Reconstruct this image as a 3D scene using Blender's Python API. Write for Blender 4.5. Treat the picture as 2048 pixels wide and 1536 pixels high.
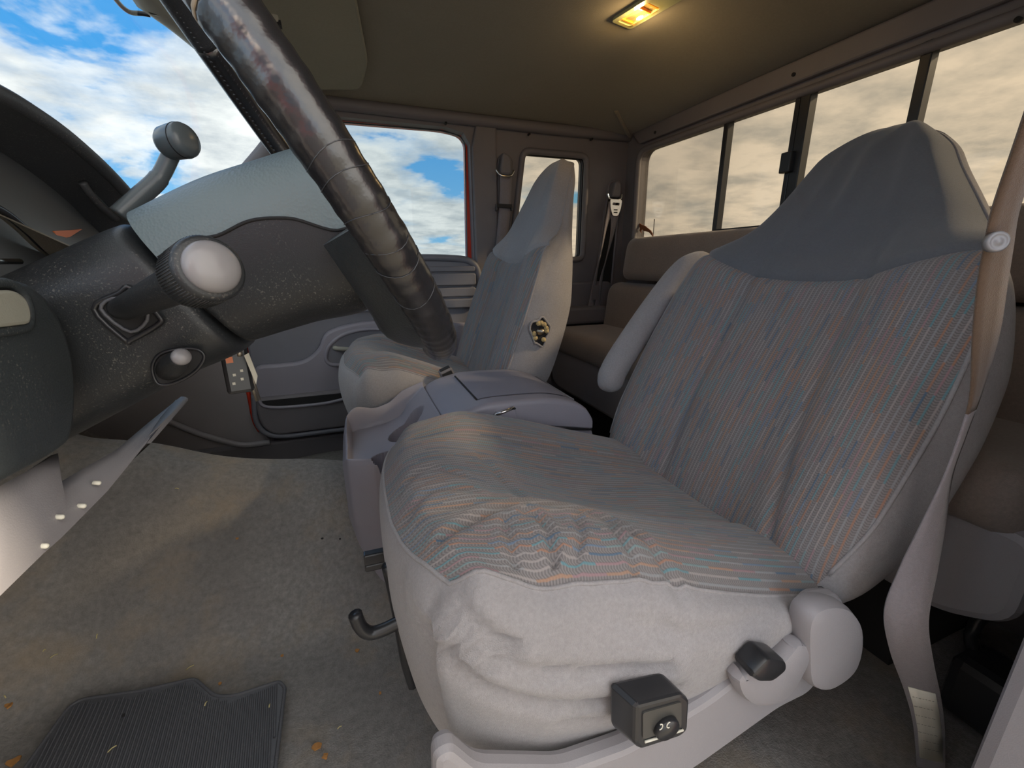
import bpy, bmesh, math, random
import numpy as np
from mathutils import Vector, Matrix
random.seed(5)
D = bpy.data
SC = bpy.context.scene
COL = SC.collection
for o in list(D.objects):
    D.objects.remove(o)

# ------------------------------------------------------------------ camera
# world: x = towards the tailgate, y = from the driver's door across the cab, z = up, cab floor at z = 0
FPX, PPX, PPY, CAMZ = 852.0, 1024.0, 768.0, 0.68
def _setup(vy, vx):
    y = np.array([vy[0]-PPX, vy[1]-PPY, FPX]); y /= np.linalg.norm(y)
    x = np.array([vx[0]-PPX, vx[1]-PPY, FPX]); x -= y*(x@y); x /= np.linalg.norm(x)
    z = np.cross(x, y)
    if z[1] > 0: z = -z
    return np.stack([x, y, z], 1)
CM = _setup((700, 527), (3400, 510))
cam_data = D.cameras.new('camera')
cam_data.sensor_width = 36.0
cam_data.lens = FPX/2048*36.0
cam_data.clip_start = 0.02
cam_data.clip_end = 2000
cam = D.objects.new('camera', cam_data)
COL.objects.link(cam)
mw = Matrix.Identity(4)
for i in range(3):
    mw[i][0] = CM[0][i]; mw[i][1] = -CM[1][i]; mw[i][2] = -CM[2][i]
mw[0][3], mw[1][3], mw[2][3] = 0, 0, CAMZ
cam.matrix_world = mw
SC.camera = cam

# a pixel of the photograph turned into a point of the cab, on a plane of the cab
def _ray(px, py): return CM.T @ np.array([px-PPX, py-PPY, FPX])
C0 = np.array([0, 0, CAMZ])
def aY(px, py, y): q = _ray(px, py); return C0 + q*(y/q[1])
def aX(px, py, x): q = _ray(px, py); return C0 + q*(x/q[0])
def aZ(px, py, z): q = _ray(px, py); return C0 + q*((z-CAMZ)/q[2])

# ------------------------------------------------------------------ light
SC.view_settings.view_transform = 'Standard'
SC.view_settings.look = 'None'
SC.view_settings.gamma = 1.0
SC.view_settings.use_curve_mapping = False
SC.view_settings.exposure = 0.52
SKY = 1.95
SUN_E, SUN_A = 28.0, 24.0

sun_d = D.lights.new('sun', 'SUN')
sun_d.energy = 7.0
sun_d.angle = math.radians(5.0)
sun_d.color = (1.0, 0.86, 0.66)
sun = D.objects.new('sun', sun_d)
COL.objects.link(sun)
e, a = math.radians(SUN_E), math.radians(SUN_A)
sdir = Vector((-math.cos(e)*math.cos(a), math.cos(e)*math.sin(a), -math.sin(e)))
sun.rotation_euler = sdir.to_track_quat('-Z', 'Y').to_euler()
sun.location = (3, -2, 4)

world = D.worlds.new('sky')
SC.world = world
world.use_nodes = True
def N(nt, typ, **kw):
    n = nt.nodes.new(typ)
    for k, v in kw.items():
        if k.startswith('i_'):
            key = k[2:]
            key = int(key) if key.isdigit() else key.replace('_', ' ')
            n.inputs[key].default_value = v
        else:
            setattr(n, k, v)
    return n
def L(nt, a, b): nt.links.new(a, b)
def ramp(nt, stops, interp='LINEAR'):
    n = nt.nodes.new('ShaderNodeValToRGB')
    cr = n.color_ramp; cr.interpolation = interp
    while len(cr.elements) > 1: cr.elements.remove(cr.elements[-1])
    cr.elements[0].position, cr.elements[0].color = stops[0][0], (*stops[0][1], 1)
    for p, c in stops[1:]:
        el = cr.elements.new(p); el.color = (*c, 1)
    return n
def M_(nt, op, a=None, b=None, c=None, clamp=False):
    n = nt.nodes.new('ShaderNodeMath'); n.operation = op; n.use_clamp = clamp
    for i, v in enumerate((a, b, c)):
        if v is None: continue
        if isinstance(v, (int, float)): n.inputs[i].default_value = v
        else: nt.links.new(v, n.inputs[i])
    return n.outputs[0]
def mixc(nt, fac, a, b, mode='MIX'):
    n = nt.nodes.new('ShaderNodeMix'); n.data_type = 'RGBA'; n.blend_type = mode
    for s, v in ((n.inputs[0], fac), (n.inputs[6], a), (n.inputs[7], b)):
        if isinstance(v, (int, float)): s.default_value = v
        elif isinstance(v, tuple): s.default_value = (*v, 1) if len(v) == 3 else v
        else: nt.links.new(v, s)
    return n.outputs[2]

wt = world.node_tree
wt.nodes.clear()
tc = N(wt, 'ShaderNodeTexCoord')
sep = N(wt, 'ShaderNodeSeparateXYZ'); L(wt, tc.outputs['Generated'], sep.inputs[0])
zc = M_(wt, 'ADD', M_(wt, 'MAXIMUM', sep.outputs[2], 0.0), 0.16)
cx = M_(wt, 'DIVIDE', sep.outputs[0], zc); cy = M_(wt, 'DIVIDE', sep.outputs[1], zc)
cmb = N(wt, 'ShaderNodeCombineXYZ'); L(wt, cx, cmb.inputs[0]); L(wt, cy, cmb.inputs[1]); cmb.inputs[2].default_value = 5.1
veil = M_(wt, 'MULTIPLY', M_(wt, 'ADD', sep.outputs[0], 0.15), 0.22, clamp=True)   # thin overcast thickens towards the low sun
n1 = N(wt, 'ShaderNodeTexNoise', i_Scale=1.15, i_Detail=9.0, i_Roughness=0.56, i_Distortion=0.25); L(wt, cmb.outputs[0], n1.inputs['Vector'])
n2 = N(wt, 'ShaderNodeTexNoise', i_Scale=3.2, i_Detail=6.0, i_Roughness=0.6); L(wt, cmb.outputs[0], n2.inputs['Vector'])
cov = ramp(wt, [(0.435, (0, 0, 0)), (0.485, (.7, .7, .7)), (0.565, (1, 1, 1))]); L(wt, M_(wt, 'ADD', n1.outputs['Fac'], veil), cov.inputs[0])
blue = ramp(wt, [(0.0, (0.36, 0.72, 1.0)), (0.30, (0.08, 0.42, 0.90)), (1.0, (0.04, 0.25, 0.70))]); L(wt, sep.outputs[2], blue.inputs[0])
cloud = ramp(wt, [(0.34, (0.70, 0.73, 0.75)), (0.60, (1.18, 1.15, 1.10))]); L(wt, n2.outputs['Fac'], cloud.inputs[0])
warm = mixc(wt, M_(wt, 'MULTIPLY', veil, 4.0, clamp=True), cloud.outputs[0], mixc(wt, 1.0, cloud.outputs[0], (1.03, 0.96, 0.87), 'MULTIPLY'))
skyc = mixc(wt, cov.outputs[0], blue.outputs[0], warm)
bg = N(wt, 'ShaderNodeBackground'); L(wt, skyc, bg.inputs[0]); bg.inputs[1].default_value = SKY
wo = N(wt, 'ShaderNodeOutputWorld'); L(wt, bg.outputs[0], wo.inputs[0])

# ------------------------------------------------------------------ materials
def new_mat(name):
    m = D.materials.new(name); m.use_nodes = True
    nt = m.node_tree
    b = nt.nodes['Principled BSDF']
    return m, nt, b
def objco(nt):
    return N(nt, 'ShaderNodeTexCoord').outputs['Object']
def bump(nt, b, h, strength=0.3, dist=0.001):
    n = N(nt, 'ShaderNodeBump', i_Strength=strength, i_Distance=dist)
    L(nt, h, n.inputs['Height']); L(nt, n.outputs[0], b.inputs['Normal'])
def plastic(name, col, rough=0.5, grain=900.0, gs=0.15, dust=0.0, dustcol=(0.45, 0.42, 0.36), vary=0.12, spec=0.5):
    m, nt, b = new_mat(name)
    co = objco(nt)
    nz = N(nt, 'ShaderNodeTexNoise', i_Scale=9.0, i_Detail=4.0, i_Roughness=0.6); L(nt, co, nz.inputs['Vector'])
    dk = tuple(c*(1-vary) for c in col); lt = tuple(min(1, c*(1+vary)) for c in col)
    c = mixc(nt, nz.outputs['Fac'], dk, lt)
    if dust > 0:
        n3 = N(nt, 'ShaderNodeTexNoise', i_Scale=650.0, i_Detail=2.0); L(nt, co, n3.inputs['Vector'])
        n4 = N(nt, 'ShaderNodeTexNoise', i_Scale=22.0, i_Detail=3.0); L(nt, co, n4.inputs['Vector'])
        s = M_(nt, 'MULTIPLY', M_(nt, 'SUBTRACT', n3.outputs['Fac'], 0.60), 9.0, clamp=True)
        s2 = M_(nt, 'MULTIPLY', M_(nt, 'SUBTRACT', n4.outputs['Fac'], 0.40), 4.0, clamp=True)
        c = mixc(nt, M_(nt, 'MULTIPLY', M_(nt, 'MULTIPLY', s, s2), dust), c, dustcol)
    L(nt, c, b.inputs['Base Color'])
    b.inputs['Roughness'].default_value = rough
    b.inputs['Specular IOR Level'].default_value = spec
    if gs > 0:
        n2 = N(nt, 'ShaderNodeTexVoronoi', i_Scale=grain); L(nt, co, n2.inputs['Vector'])
        bump(nt, b, n2.outputs['Distance'], gs, 0.0006)
    return m
def cloth(name, col, scale=1400.0, strength=0.5, vary=0.16, sheen=0.25, dirt=0.0, dirtcol=(0.3, 0.24, 0.17), dscale=6.0):
    m, nt, b = new_mat(name)
    co = objco(nt)
    nz = N(nt, 'ShaderNodeTexNoise', i_Scale=scale*0.25, i_Detail=3.0, i_Roughness=0.7); L(nt, co, nz.inputs['Vector'])
    big = N(nt, 'ShaderNodeTexNoise', i_Scale=dscale, i_Detail=5.0, i_Roughness=0.6); L(nt, co, big.inputs['Vector'])
    dk = tuple(c*(1-vary*1.6) for c in col); lt = tuple(min(1, c*(1+vary*1.6)) for c in col)
    c = mixc(nt, nz.outputs['Fac'], dk, lt)
    c = mixc(nt, M_(nt, 'MULTIPLY', M_(nt, 'SUBTRACT', big.outputs['Fac'], 0.35), 2.2*vary*2, clamp=True), c, tuple(x*0.52 for x in col))
    if dirt > 0:
        d2 = N(nt, 'ShaderNodeTexNoise', i_Scale=dscale*1.7, i_Detail=6.0, i_Roughness=0.65); L(nt, co, d2.inputs['Vector'])
        c = mixc(nt, M_(nt, 'MULTIPLY', M_(nt, 'MULTIPLY', M_(nt, 'SUBTRACT', d2.outputs['Fac'], 0.5), 6.0, clamp=True), dirt), c, dirtcol)
    L(nt, c, b.inputs['Base Color'])
    b.inputs['Roughness'].default_value = 0.95
    b.inputs['Specular IOR Level'].default_value = 0.15
    b.inputs['Sheen Weight'].default_value = sheen
    n2 = N(nt, 'ShaderNodeTexNoise', i_Scale=scale, i_Detail=2.0); L(nt, co, n2.inputs['Vector'])
    bump(nt, b, n2.outputs['Fac'], strength, 0.0012)
    return m
def pattern_cloth(name, base, pitch=0.0062, cmix=0.6):
    m, nt, b = new_mat(name)
    uv = N(nt, 'ShaderNodeUVMap'); uv.uv_map = 'UVMap'
    s = N(nt, 'ShaderNodeSeparateXYZ'); L(nt, uv.outputs[0], s.inputs[0])
    co = objco(nt)
    wob = N(nt, 'ShaderNodeTexNoise', i_Scale=60.0, i_Detail=2.0); L(nt, uv.outputs[0], wob.inputs['Vector'])
    u = M_(nt, 'MULTIPLY', s.outputs[0], 1.0/pitch)
    v = s.outputs[1]
    iu = M_(nt, 'FLOOR', u); fu = M_(nt, 'FRACT', u)
    wn = N(nt, 'ShaderNodeTexWhiteNoise', noise_dimensions='1D'); L(nt, iu, wn.inputs['W'])
    vv = M_(nt, 'ADD', M_(nt, 'MULTIPLY', v, 27.0), M_(nt, 'MULTIPLY', wn.outputs['Value'], 37.0))
    iv = M_(nt, 'FLOOR', vv)
    cb = N(nt, 'ShaderNodeCombineXYZ'); L(nt, iu, cb.inputs[0]); L(nt, iv, cb.inputs[1])
    w2 = N(nt, 'ShaderNodeTexWhiteNoise', noise_dimensions='2D'); L(nt, cb.outputs[0], w2.inputs['Vector'])
    g = base
    cr = ramp(nt, [(0.0, (0.05, 0.13, 0.22)), (0.10, (0.10, 0.26, 0.30)), (0.22, (0.36, 0.18, 0.11)), (0.34, (0.27, 0.28, 0.29)),
                   (0.54, (0.32, 0.19, 0.21)), (0.64, (0.12, 0.20, 0.30)), (0.70, (0.33, 0.30, 0.29)), (0.86, (0.38, 0.22, 0.14)), (0.96, (0.17, 0.28, 0.29))], 'CONSTANT')
    L(nt, w2.outputs['Value'], cr.inputs[0])
    tri = M_(nt, 'ABSOLUTE', M_(nt, 'SUBTRACT', fu, 0.5))
    line = M_(nt, 'MULTIPLY', M_(nt, 'SUBTRACT', 0.20, tri), 9.0, clamp=True)
    # weave: fine rows across
    fv = M_(nt, 'FRACT', M_(nt, 'ADD', M_(nt, 'MULTIPLY', v, 1.0/0.0032), M_(nt, 'MULTIPLY', tri, 1.2)))
    wv = M_(nt, 'ABSOLUTE', M_(nt, 'SUBTRACT', fv, 0.5))
    nz = N(nt, 'ShaderNodeTexNoise', i_Scale=7.0, i_Detail=4.0); L(nt, co, nz.inputs['Vector'])
    bg_ = mixc(nt, M_(nt, 'MULTIPLY', wv, 1.6, clamp=True), tuple(c*0.62 for c in g), tuple(min(1, c*1.25) for c in g))
    c = mixc(nt, M_(nt, 'MULTIPLY', line, cmix), bg_, cr.outputs[0])
    c = mixc(nt, M_(nt, 'MULTIPLY', M_(nt, 'SUBTRACT', nz.outputs['Fac'], 0.4), 0.9, clamp=True), c, tuple(x*0.8 for x in g))
    L(nt, c, b.inputs['Base Color'])
    b.inputs['Roughness'].default_value = 0.95
    b.inputs['Specular IOR Level'].default_value = 0.12
    b.inputs['Sheen Weight'].default_value = 0.2
    h = M_(nt, 'ADD', M_(nt, 'MULTIPLY', line, 0.8), wv)
    bump(nt, b, h, 0.45, 0.0012)
    return m
def glass(name, tint, gloss=0.04):
    m = D.materials.new(name); m.use_nodes = True
    nt = m.node_tree; nt.nodes.clear()
    t = N(nt, 'ShaderNodeBsdfTransparent'); t.inputs[0].default_value = (*tint, 1)
    g = N(nt, 'ShaderNodeBsdfGlossy'); g.inputs['Roughness'].default_value = 0.03
    fr = N(nt, 'ShaderNodeFresnel', i_IOR=1.35)
    mx = N(nt, 'ShaderNodeMixShader')
    L(nt, M_(nt, 'MINIMUM', M_(nt, 'MULTIPLY', fr.outputs[0], 0.8), 0.35), mx.inputs[0])
    L(nt, t.outputs[0], mx.inputs[1]); L(nt, g.outputs[0], mx.inputs[2])
    o = N(nt, 'ShaderNodeOutputMaterial'); L(nt, mx.outputs[0], o.inputs[0])
    return m
def metal(name, col, rough=0.3):
    m, nt, b = new_mat(name)
    b.inputs['Metallic'].default_value = 1.0; b.inputs['Roughness'].default_value = rough
    nz = N(nt, 'ShaderNodeTexNoise', i_Scale=60.0, i_Detail=4.0); L(nt, objco(nt), nz.inputs['Vector'])
    L(nt, mixc(nt, nz.outputs['Fac'], tuple(c*.75 for c in col), col), b.inputs['Base Color'])
    return m
def glow(name, col, strength):
    m, nt, b = new_mat(name)
    b.inputs['Base Color'].default_value = (*col, 1)
    b.inputs['Emission Color'].default_value = (*col, 1); b.inputs['Emission Strength'].default_value = strength
    return m

GREY = (0.36, 0.36, 0.38)
MAT = {}
MAT['seat_cloth'] = cloth('seat_cloth', (0.295, 0.283, 0.29), 1100.0, 0.55)
MAT['seat_pattern'] = pattern_cloth('seat_pattern', (0.215, 0.20, 0.20), cmix=0.74)
MAT['bench_cloth'] = cloth('bench_cloth', (0.24, 0.20, 0.175), 900.0, 0.5)
MAT['trim'] = plastic('trim_plastic', (0.16, 0.15, 0.16), 0.55)
MAT['trim_light'] = plastic('trim_plastic_light', (0.28, 0.268, 0.282), 0.5, vary=0.06, dust=0.15)
MAT['console'] = plastic('console_plastic', (0.255, 0.245, 0.285), 0.42, vary=0.08)
MAT['door_plastic'] = plastic('door_plastic', (0.17, 0.175, 0.205), 0.45)
MAT['black_plastic'] = plastic('black_plastic', (0.021, 0.0235, 0.026), 0.40, dust=0.22, spec=0.4)
MAT['black_smooth'] = plastic('black_smooth', (0.02, 0.021, 0.024), 0.3, gs=0.0)
MAT['dash'] = plastic('dash_plastic', (0.07, 0.075, 0.082), 0.5, dust=0.4)
MAT['hub_grain'] = plastic('hub_grain', (0.14, 0.18, 0.19), 0.42, grain=420.0, gs=0.45)
MAT['leather'] = plastic('wheel_leather', (0.013, 0.013, 0.015), 0.26, grain=520.0, gs=0.10, dust=0.03, spec=0.9)
MAT['rubber'] = plastic('rubber', (0.085, 0.088, 0.10), 0.5, dust=0.3)
MAT['carpet'] = cloth('carpet', (0.235, 0.225, 0.215), 420.0, 1.0, 0.36, 0.1, dirt=0.5, dirtcol=(0.30, 0.235, 0.16), dscale=3.0)
MAT['headliner'] = cloth('headliner_cloth', (0.235, 0.215, 0.165), 700.0, 0.3, 0.08)
MAT['visor'] = cloth('visor_vinyl', (0.27, 0.26, 0.195), 600.0, 0.2, 0.06)
MAT['webbing_brown'] = cloth('webbing_brown', (0.14, 0.092, 0.06), 1200.0, 0.5, 0.12)
MAT['webbing_grey'] = cloth('webbing_grey', (0.24, 0.22, 0.235), 1200.0, 0.5, 0.12)
MAT['red_paint'] = plastic('red_paint', (0.55, 0.045, 0.02), 0.2, gs=0.0, vary=0.05)
MAT['chrome'] = metal('chrome', (0.8, 0.8, 0.78), 0.18)
MAT['steel'] = metal('steel', (0.55, 0.5, 0.42), 0.4)
MAT['rust'] = plastic('rusty_steel', (0.22, 0.12, 0.06), 0.8, vary=0.4)
MAT['knob_grey'] = plastic('knob_grey', (0.20, 0.195, 0.20), 0.3, gs=0.0, vary=0.05)
MAT['dark'] = plastic('dark_recess', (0.012, 0.012, 0.013), 0.8, gs=0.0)
MAT['beige'] = plastic('beige_plastic', (0.33, 0.33, 0.28), 0.5)
MAT['orange'] = plastic('orange_plastic', (0.75, 0.20, 0.06), 0.4, gs=0.0)
MAT['paper'] = plastic('paper', (0.72, 0.70, 0.60), 0.7, gs=0.0, vary=0.04)
MAT['ink'] = plastic('ink', (0.08, 0.08, 0.08), 0.7, gs=0.0)
MAT['glass_clear'] = glass('glass_clear', (0.46, 0.495, 0.51))
MAT['glass_tint'] = glass('glass_tint', (0.48, 0.45, 0.40))
MAT['lens'] = glass('lamp_lens', (0.95, 0.9, 0.75))
MAT['bulb'] = glow('bulb_glow', (1.0, 0.62, 0.22), 9.0)
MAT['deer'] = plastic('brown_vinyl', (0.20, 0.07, 0.025), 0.5, gs=0.0)
MAT['foam'] = cloth('torn_foam', (0.50, 0.38, 0.18), 300.0, 0.8, 0.3)
MAT['crumb'] = plastic('dry_leaf', (0.42, 0.20, 0.06), 0.8, gs=0.0, vary=0.3)
MAT['straw'] = plastic('straw', (0.50, 0.43, 0.22), 0.8, gs=0.0, vary=0.2)
MAT['ground'] = cloth('ground_gravel', (0.24, 0.215, 0.17), 40.0, 0.5, 0.2)
MAT['kick'] = plastic('kick_panel', (0.27, 0.25, 0.255), .6)
MAT['lens_face'] = plastic('lens_face', (0.15, 0.16, 0.17), .35, gs=0)
MAT['amber'] = plastic('amber_plastic', (0.7, 0.28, 0.05), 0.3, gs=0.0)

# ------------------------------------------------------------------ mesh helpers
class MB:
    def __init__(s): s.v = []; s.f = []; s.uv = []
    def add(s, vs, fs, uv=None):
        k = len(s.v)
        s.v.extend([tuple(map(float, p)) for p in vs])
        s.f.extend([tuple(i+k for i in f) for f in fs])
        s.uv.extend(uv if uv is not None else [(0.0, 0.0)]*len(vs))
        return s
    def build(s, name, mat, parent=None, smooth=True, sharp=None, bevel=0):
        me = D.meshes.new(name)
        me.from_pydata(s.v, [], s.f); me.update()
        bm = bmesh.new(); bm.from_mesh(me)
        uvl = bm.loops.layers.uv.new('UVMap')
        for f in bm.faces:
            for lp in f.loops: lp[uvl].uv = s.uv[lp.vert.index]
        bmesh.ops.recalc_face_normals(bm, faces=bm.faces)
        if bevel:
            ed = [e for e in bm.edges if len(e.link_faces) == 2 and e.calc_face_angle() > 0.5]
            bmesh.ops.bevel(bm, geom=ed, offset=bevel, segments=2, affect='EDGES', profile=0.5)
        if smooth:
            for f in bm.faces: f.smooth = True
            if sharp is not None:
                for e in bm.edges:
                    if len(e.link_faces) == 2 and e.calc_face_angle() > sharp: e.smooth = False
        bm.to_mesh(me); bm.free()
        me.materials.append(MAT[mat] if isinstance(mat, str) else mat)
        o = D.objects.new(name, me); COL.objects.link(o)
        if parent is not None: o.parent = parent
        return o
def tag(o, label=None, cat=None, group=None, kind=None):
    if label: o['label'] = label
    if cat: o['category'] = cat
    if group: o['group'] = group
    if kind: o['kind'] = kind
    return o
def empty(name, label=None, cat=None, group=None, kind=None):
    o = D.objects.new(name, None); o.empty_display_size = 0.05; COL.objects.link(o)
    return tag(o, label, cat, group, kind)
def grid_faces(nr, nc, closed=False):
    fs = []
    for i in range(nr-1):
        for j in range(nc if closed else nc-1):
            j2 = (j+1) % nc
            fs.append((i*nc+j, i*nc+j2, (i+1)*nc+j2, (i+1)*nc+j))
    return fs
def loft(mb, rings, cap=True, closed=True):
    rings = [np.asarray(r, float) for r in rings]
    nr, nc = len(rings), len(rings[0])
    fs = grid_faces(nr, nc, closed)
    if cap and closed:
        fs.append(tuple(range(nc-1, -1, -1))); fs.append(tuple(range((nr-1)*nc, nr*nc)))
    mb.add(np.vstack(rings), fs)
    return mb
def smooth_path(pts, n=8, closed=False):
    P = [np.asarray(p, float) for p in pts]
    out = []
    m = len(P)
    for i in range(m if closed else m-1):
        if closed: p0, p1, p2, p3 = P[i-1], P[i], P[(i+1) % m], P[(i+2) % m]
        else: p0, p1, p2, p3 = P[max(i-1, 0)], P[i], P[i+1], P[min(i+2, m-1)]
        for k in range(n):
            t = k/n
            out.append(0.5*((2*p1)+(-p0+p2)*t+(2*p0-5*p1+4*p2-p3)*t*t+(-p0+3*p1-3*p2+p3)*t**3))
    if not closed: out.append(P[-1])
    return out
def frames(path, up=(0, 0, 1), closed=False):
    P = np.asarray(path, float); n = len(P)
    T = np.zeros_like(P)
    for i in range(n):
        if closed: T[i] = P[(i+1) % n]-P[i-1]
        else: T[i] = P[min(i+1, n-1)]-P[max(i-1, 0)]
    T /= np.maximum(np.linalg.norm(T, axis=1)[:, None], 1e-9)
    up = np.asarray(up, float)
    A = np.cross(T, up); A /= np.maximum(np.linalg.norm(A, axis=1)[:, None], 1e-9)
    B = np.cross(A, T)
    return T, A, B
def tube(mb, path, r, seg=10, up=(0.13, 0.21, 1), closed=False, flat=1.0, cap=True):
    P = np.asarray(path, float); n = len(P)
    T, A, B = frames(P, up, closed)
    rr = np.broadcast_to(np.asarray(r, float), (n,))
    rings = []
    for i in range(n):
        rings.append([P[i]+rr[i]*(math.cos(q)*A[i]+flat*math.sin(q)*B[i]) for q in np.linspace(0, 2*math.pi, seg, endpoint=False)])
    if closed: rings.append(rings[0])
    return loft(mb, rings, cap=cap and not closed)
def ribbon(mb, path, wid, th=0.0012):
    """webbing: path points and one width vector (full width) per point"""
    P = np.asarray(path, float); Wv = np.asarray(wid, float)
    T, _, _ = frames(P)
    rings = []
    for p, w, t in zip(P, Wv, T):
        nrm = np.cross(t, w); nrm = nrm/max(np.linalg.norm(nrm), 1e-9)*th
        rings.append([p-w/2-nrm, p-w/6-nrm, p+w/6-nrm, p+w/2-nrm, p+w/2+nrm, p+w/6+nrm, p-w/6+nrm, p-w/2+nrm])
    return loft(mb, rings)
def box(mb, c, s, rot=None):
    c = np.asarray(c, float); h = np.asarray(s, float)/2
    vs = np.array([(x, y, z) for x in (-1, 1) for y in (-1, 1) for z in (-1, 1)], float)*h
    if rot is not None: vs = vs @ np.asarray(rot, float).T
    mb.add(vs+c, [(0, 1, 3, 2), (4, 6, 7, 5), (0, 4, 5, 1), (2, 3, 7, 6), (0, 2, 6, 4), (1, 5, 7, 3)])
    return mb
def frame_mat(ax, up=(0, 0, 1)):
    """columns: local x (side), y (up-ish), z (axis)"""
    z = np.asarray(ax, float); z = z/np.linalg.norm(z)
    x = np.cross(up, z); x /= np.linalg.norm(x); y = np.cross(z, x)
    return np.stack([x, y, z], 1)
def lathe(mb, origin, axis, prof, seg=24, up=(0, 0, 1), sx=1.0, sy=1.0):
    """prof: list of (radius, distance along axis)"""
    R = frame_mat(axis, up); o = np.asarray(origin, float)
    rings = [[o+R @ np.array([r*sx*math.cos(q), r*sy*math.sin(q), d]) for q in np.linspace(0, 2*math.pi, seg, endpoint=False)] for r, d in prof]
    return loft(mb, rings)
def rounded(pts, r=0.02, n=5):
    """round the corners of a closed 2D polygon"""
    P = [np.asarray(p, float) for p in pts]; out = []; m = len(P)
    rs = r if isinstance(r, (list, tuple)) else [r]*m
    for i in range(m):
        p, a, b = P[i], P[i-1], P[(i+1) % m]
        da, db = a-p, b-p
        la, lb = np.linalg.norm(da), np.linalg.norm(db)
        q = min(rs[i], la*0.49, lb*0.49)
        s, e_ = p+da/la*q, p+db/lb*q
        for k in range(n+1):
            t = k/n
            out.append((1-t)**2*s+2*t*(1-t)*p+t*t*e_)
    return out
def tri_fill(loops):
    bm = bmesh.new(); vid = 0
    for lp in loops:
        vs = [bm.verts.new((p[0], p[1], 0)) for p in lp]
        for i in range(len(vs)): bm.edges.new((vs[i-1], vs[i]))
    bm.verts.index_update()
    bmesh.ops.triangle_fill(bm, use_beauty=True, edges=bm.edges[:])
    bm.verts.index_update()
    vs = [tuple(v.co) for v in bm.verts]; fs = [tuple(v.index for v in f.verts) for f in bm.faces]
    bm.free()
    return vs, fs
def slab(mb, outer, f0, f1, holes=()):
    """a plate: 2D outline with holes, mapped to 3D by f0 (front) and f1 (back)"""
    loops = [outer]+list(holes)
    vs, fs = tri_fill(loops)
    n = len(vs)
    V = [f0(x, y) for x, y, _ in vs]+[f1(x, y) for x, y, _ in vs]
    F = list(fs)+[tuple(i+n for i in reversed(f)) for f in fs]
    k = 0
    for lp in loops:
        m = len(lp)
        for i in range(m):
            a_, b_ = k+i, k+(i+1) % m
            F.append((a_, b_, b_+n, a_+n))
        k += m
    return mb.add(V, F)
def slabY(mb, outer, y0, y1, holes=()):
    return slab(mb, outer, lambda x, z: (x, y0, z), lambda x, z: (x, y1, z), holes)
def slabX(mb, outer, x0, x1, holes=()):
    return slab(mb, outer, lambda y, z: (x0, y, z), lambda y, z: (x1, y, z), holes)
def slabZ(mb, outer, z0, z1, holes=()):
    return slab(mb, outer, lambda x, y: (x, y, z0), lambda x, y: (x, y, z1), holes)
def xz(pts, y): return [tuple(aY(a_, b_, y)[[0, 2]]) for a_, b_ in pts]
def sstep(x, a_, b_):
    t = np.clip((np.asarray(x, float)-a_)/(b_-a_), 0, 1); return t*t*(3-2*t)
def gauss(x, s): return np.exp(-(np.asarray(x, float)/s)**2)
def pch(x, xs, ys):
    """smooth interpolation of a table"""
    xs = np.asarray(xs, float); ys = np.asarray(ys, float)
    x = np.clip(x, xs[0], xs[-1]); i = np.clip(np.searchsorted(xs, x)-1, 0, len(xs)-2)
    h = np.diff(xs); d = np.diff(ys)/h
    m = np.zeros(len(xs)); m[0], m[-1] = d[0], d[-1]
    for k in range(1, len(xs)-1):
        m[k] = 0 if d[k-1]*d[k] <= 0 else 2*d[k-1]*d[k]/(d[k-1]+d[k])
    t = (x-xs[i])/h[i]
    return ((1+2*t)*(1-t)**2*ys[i]+t*(1-t)**2*h[i]*m[i]+t*t*(3-2*t)*ys[i+1]+t*t*(t-1)*h[i]*m[i+1])

# ================================================================== the cab (setting)
YW = 1.66          # inner face of the passenger side
XR = 1.10          # rear window plane
def structure(o): o['kind'] = 'structure'; return o

# ---- ground outside
g = MB(); n = 24
gx = np.linspace(-60, 60, n)
g.add([(x, y, -0.62+0.05*math.sin(x*.7)*math.cos(y*.9)) for y in gx for x in gx], grid_faces(n, n))
structure(g.build('ground', 'ground'))

# ---- carpeted floor with its transmission hump and firewall slope
def floor_z(x, y):
    hump = pch(x, [-1.0, -.60, -.44, -.32, -.20, -.05, .06, .20, .45, 1.0], [.42, .37, .325, .275, .237, .210, .16, .08, .06, .06])*sstep(y, 0.70, 1.0)*(1-sstep(y, 1.03, 1.27))
    front = 0.9*np.maximum(0, -x-0.52)**1.35
    und = 0.004*np.sin(9*x+3*y)*np.sin(7*y-2*x)+0.003*np.sin(23*x+11*y)
    return hump*1.0+front+und+0.008*sstep(-x, 0.1, 0.4)*sstep(-y, -0.6, -0.3)
nx, ny = 120, 90
xs = np.linspace(-1.0, 1.16, nx); ys = np.linspace(0.13, 1.655, ny)
mb = MB(); mb.add([(x, y, float(floor_z(x, y))) for x in xs for y in ys], grid_faces(nx, ny))
floor = structure(mb.build('floor', 'carpet'))
mb = MB(); box(mb, (0.08, 0.88, -0.05), (2.2, 1.62, 0.06)); structure(mb.build('underbody', 'dark', floor))

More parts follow.
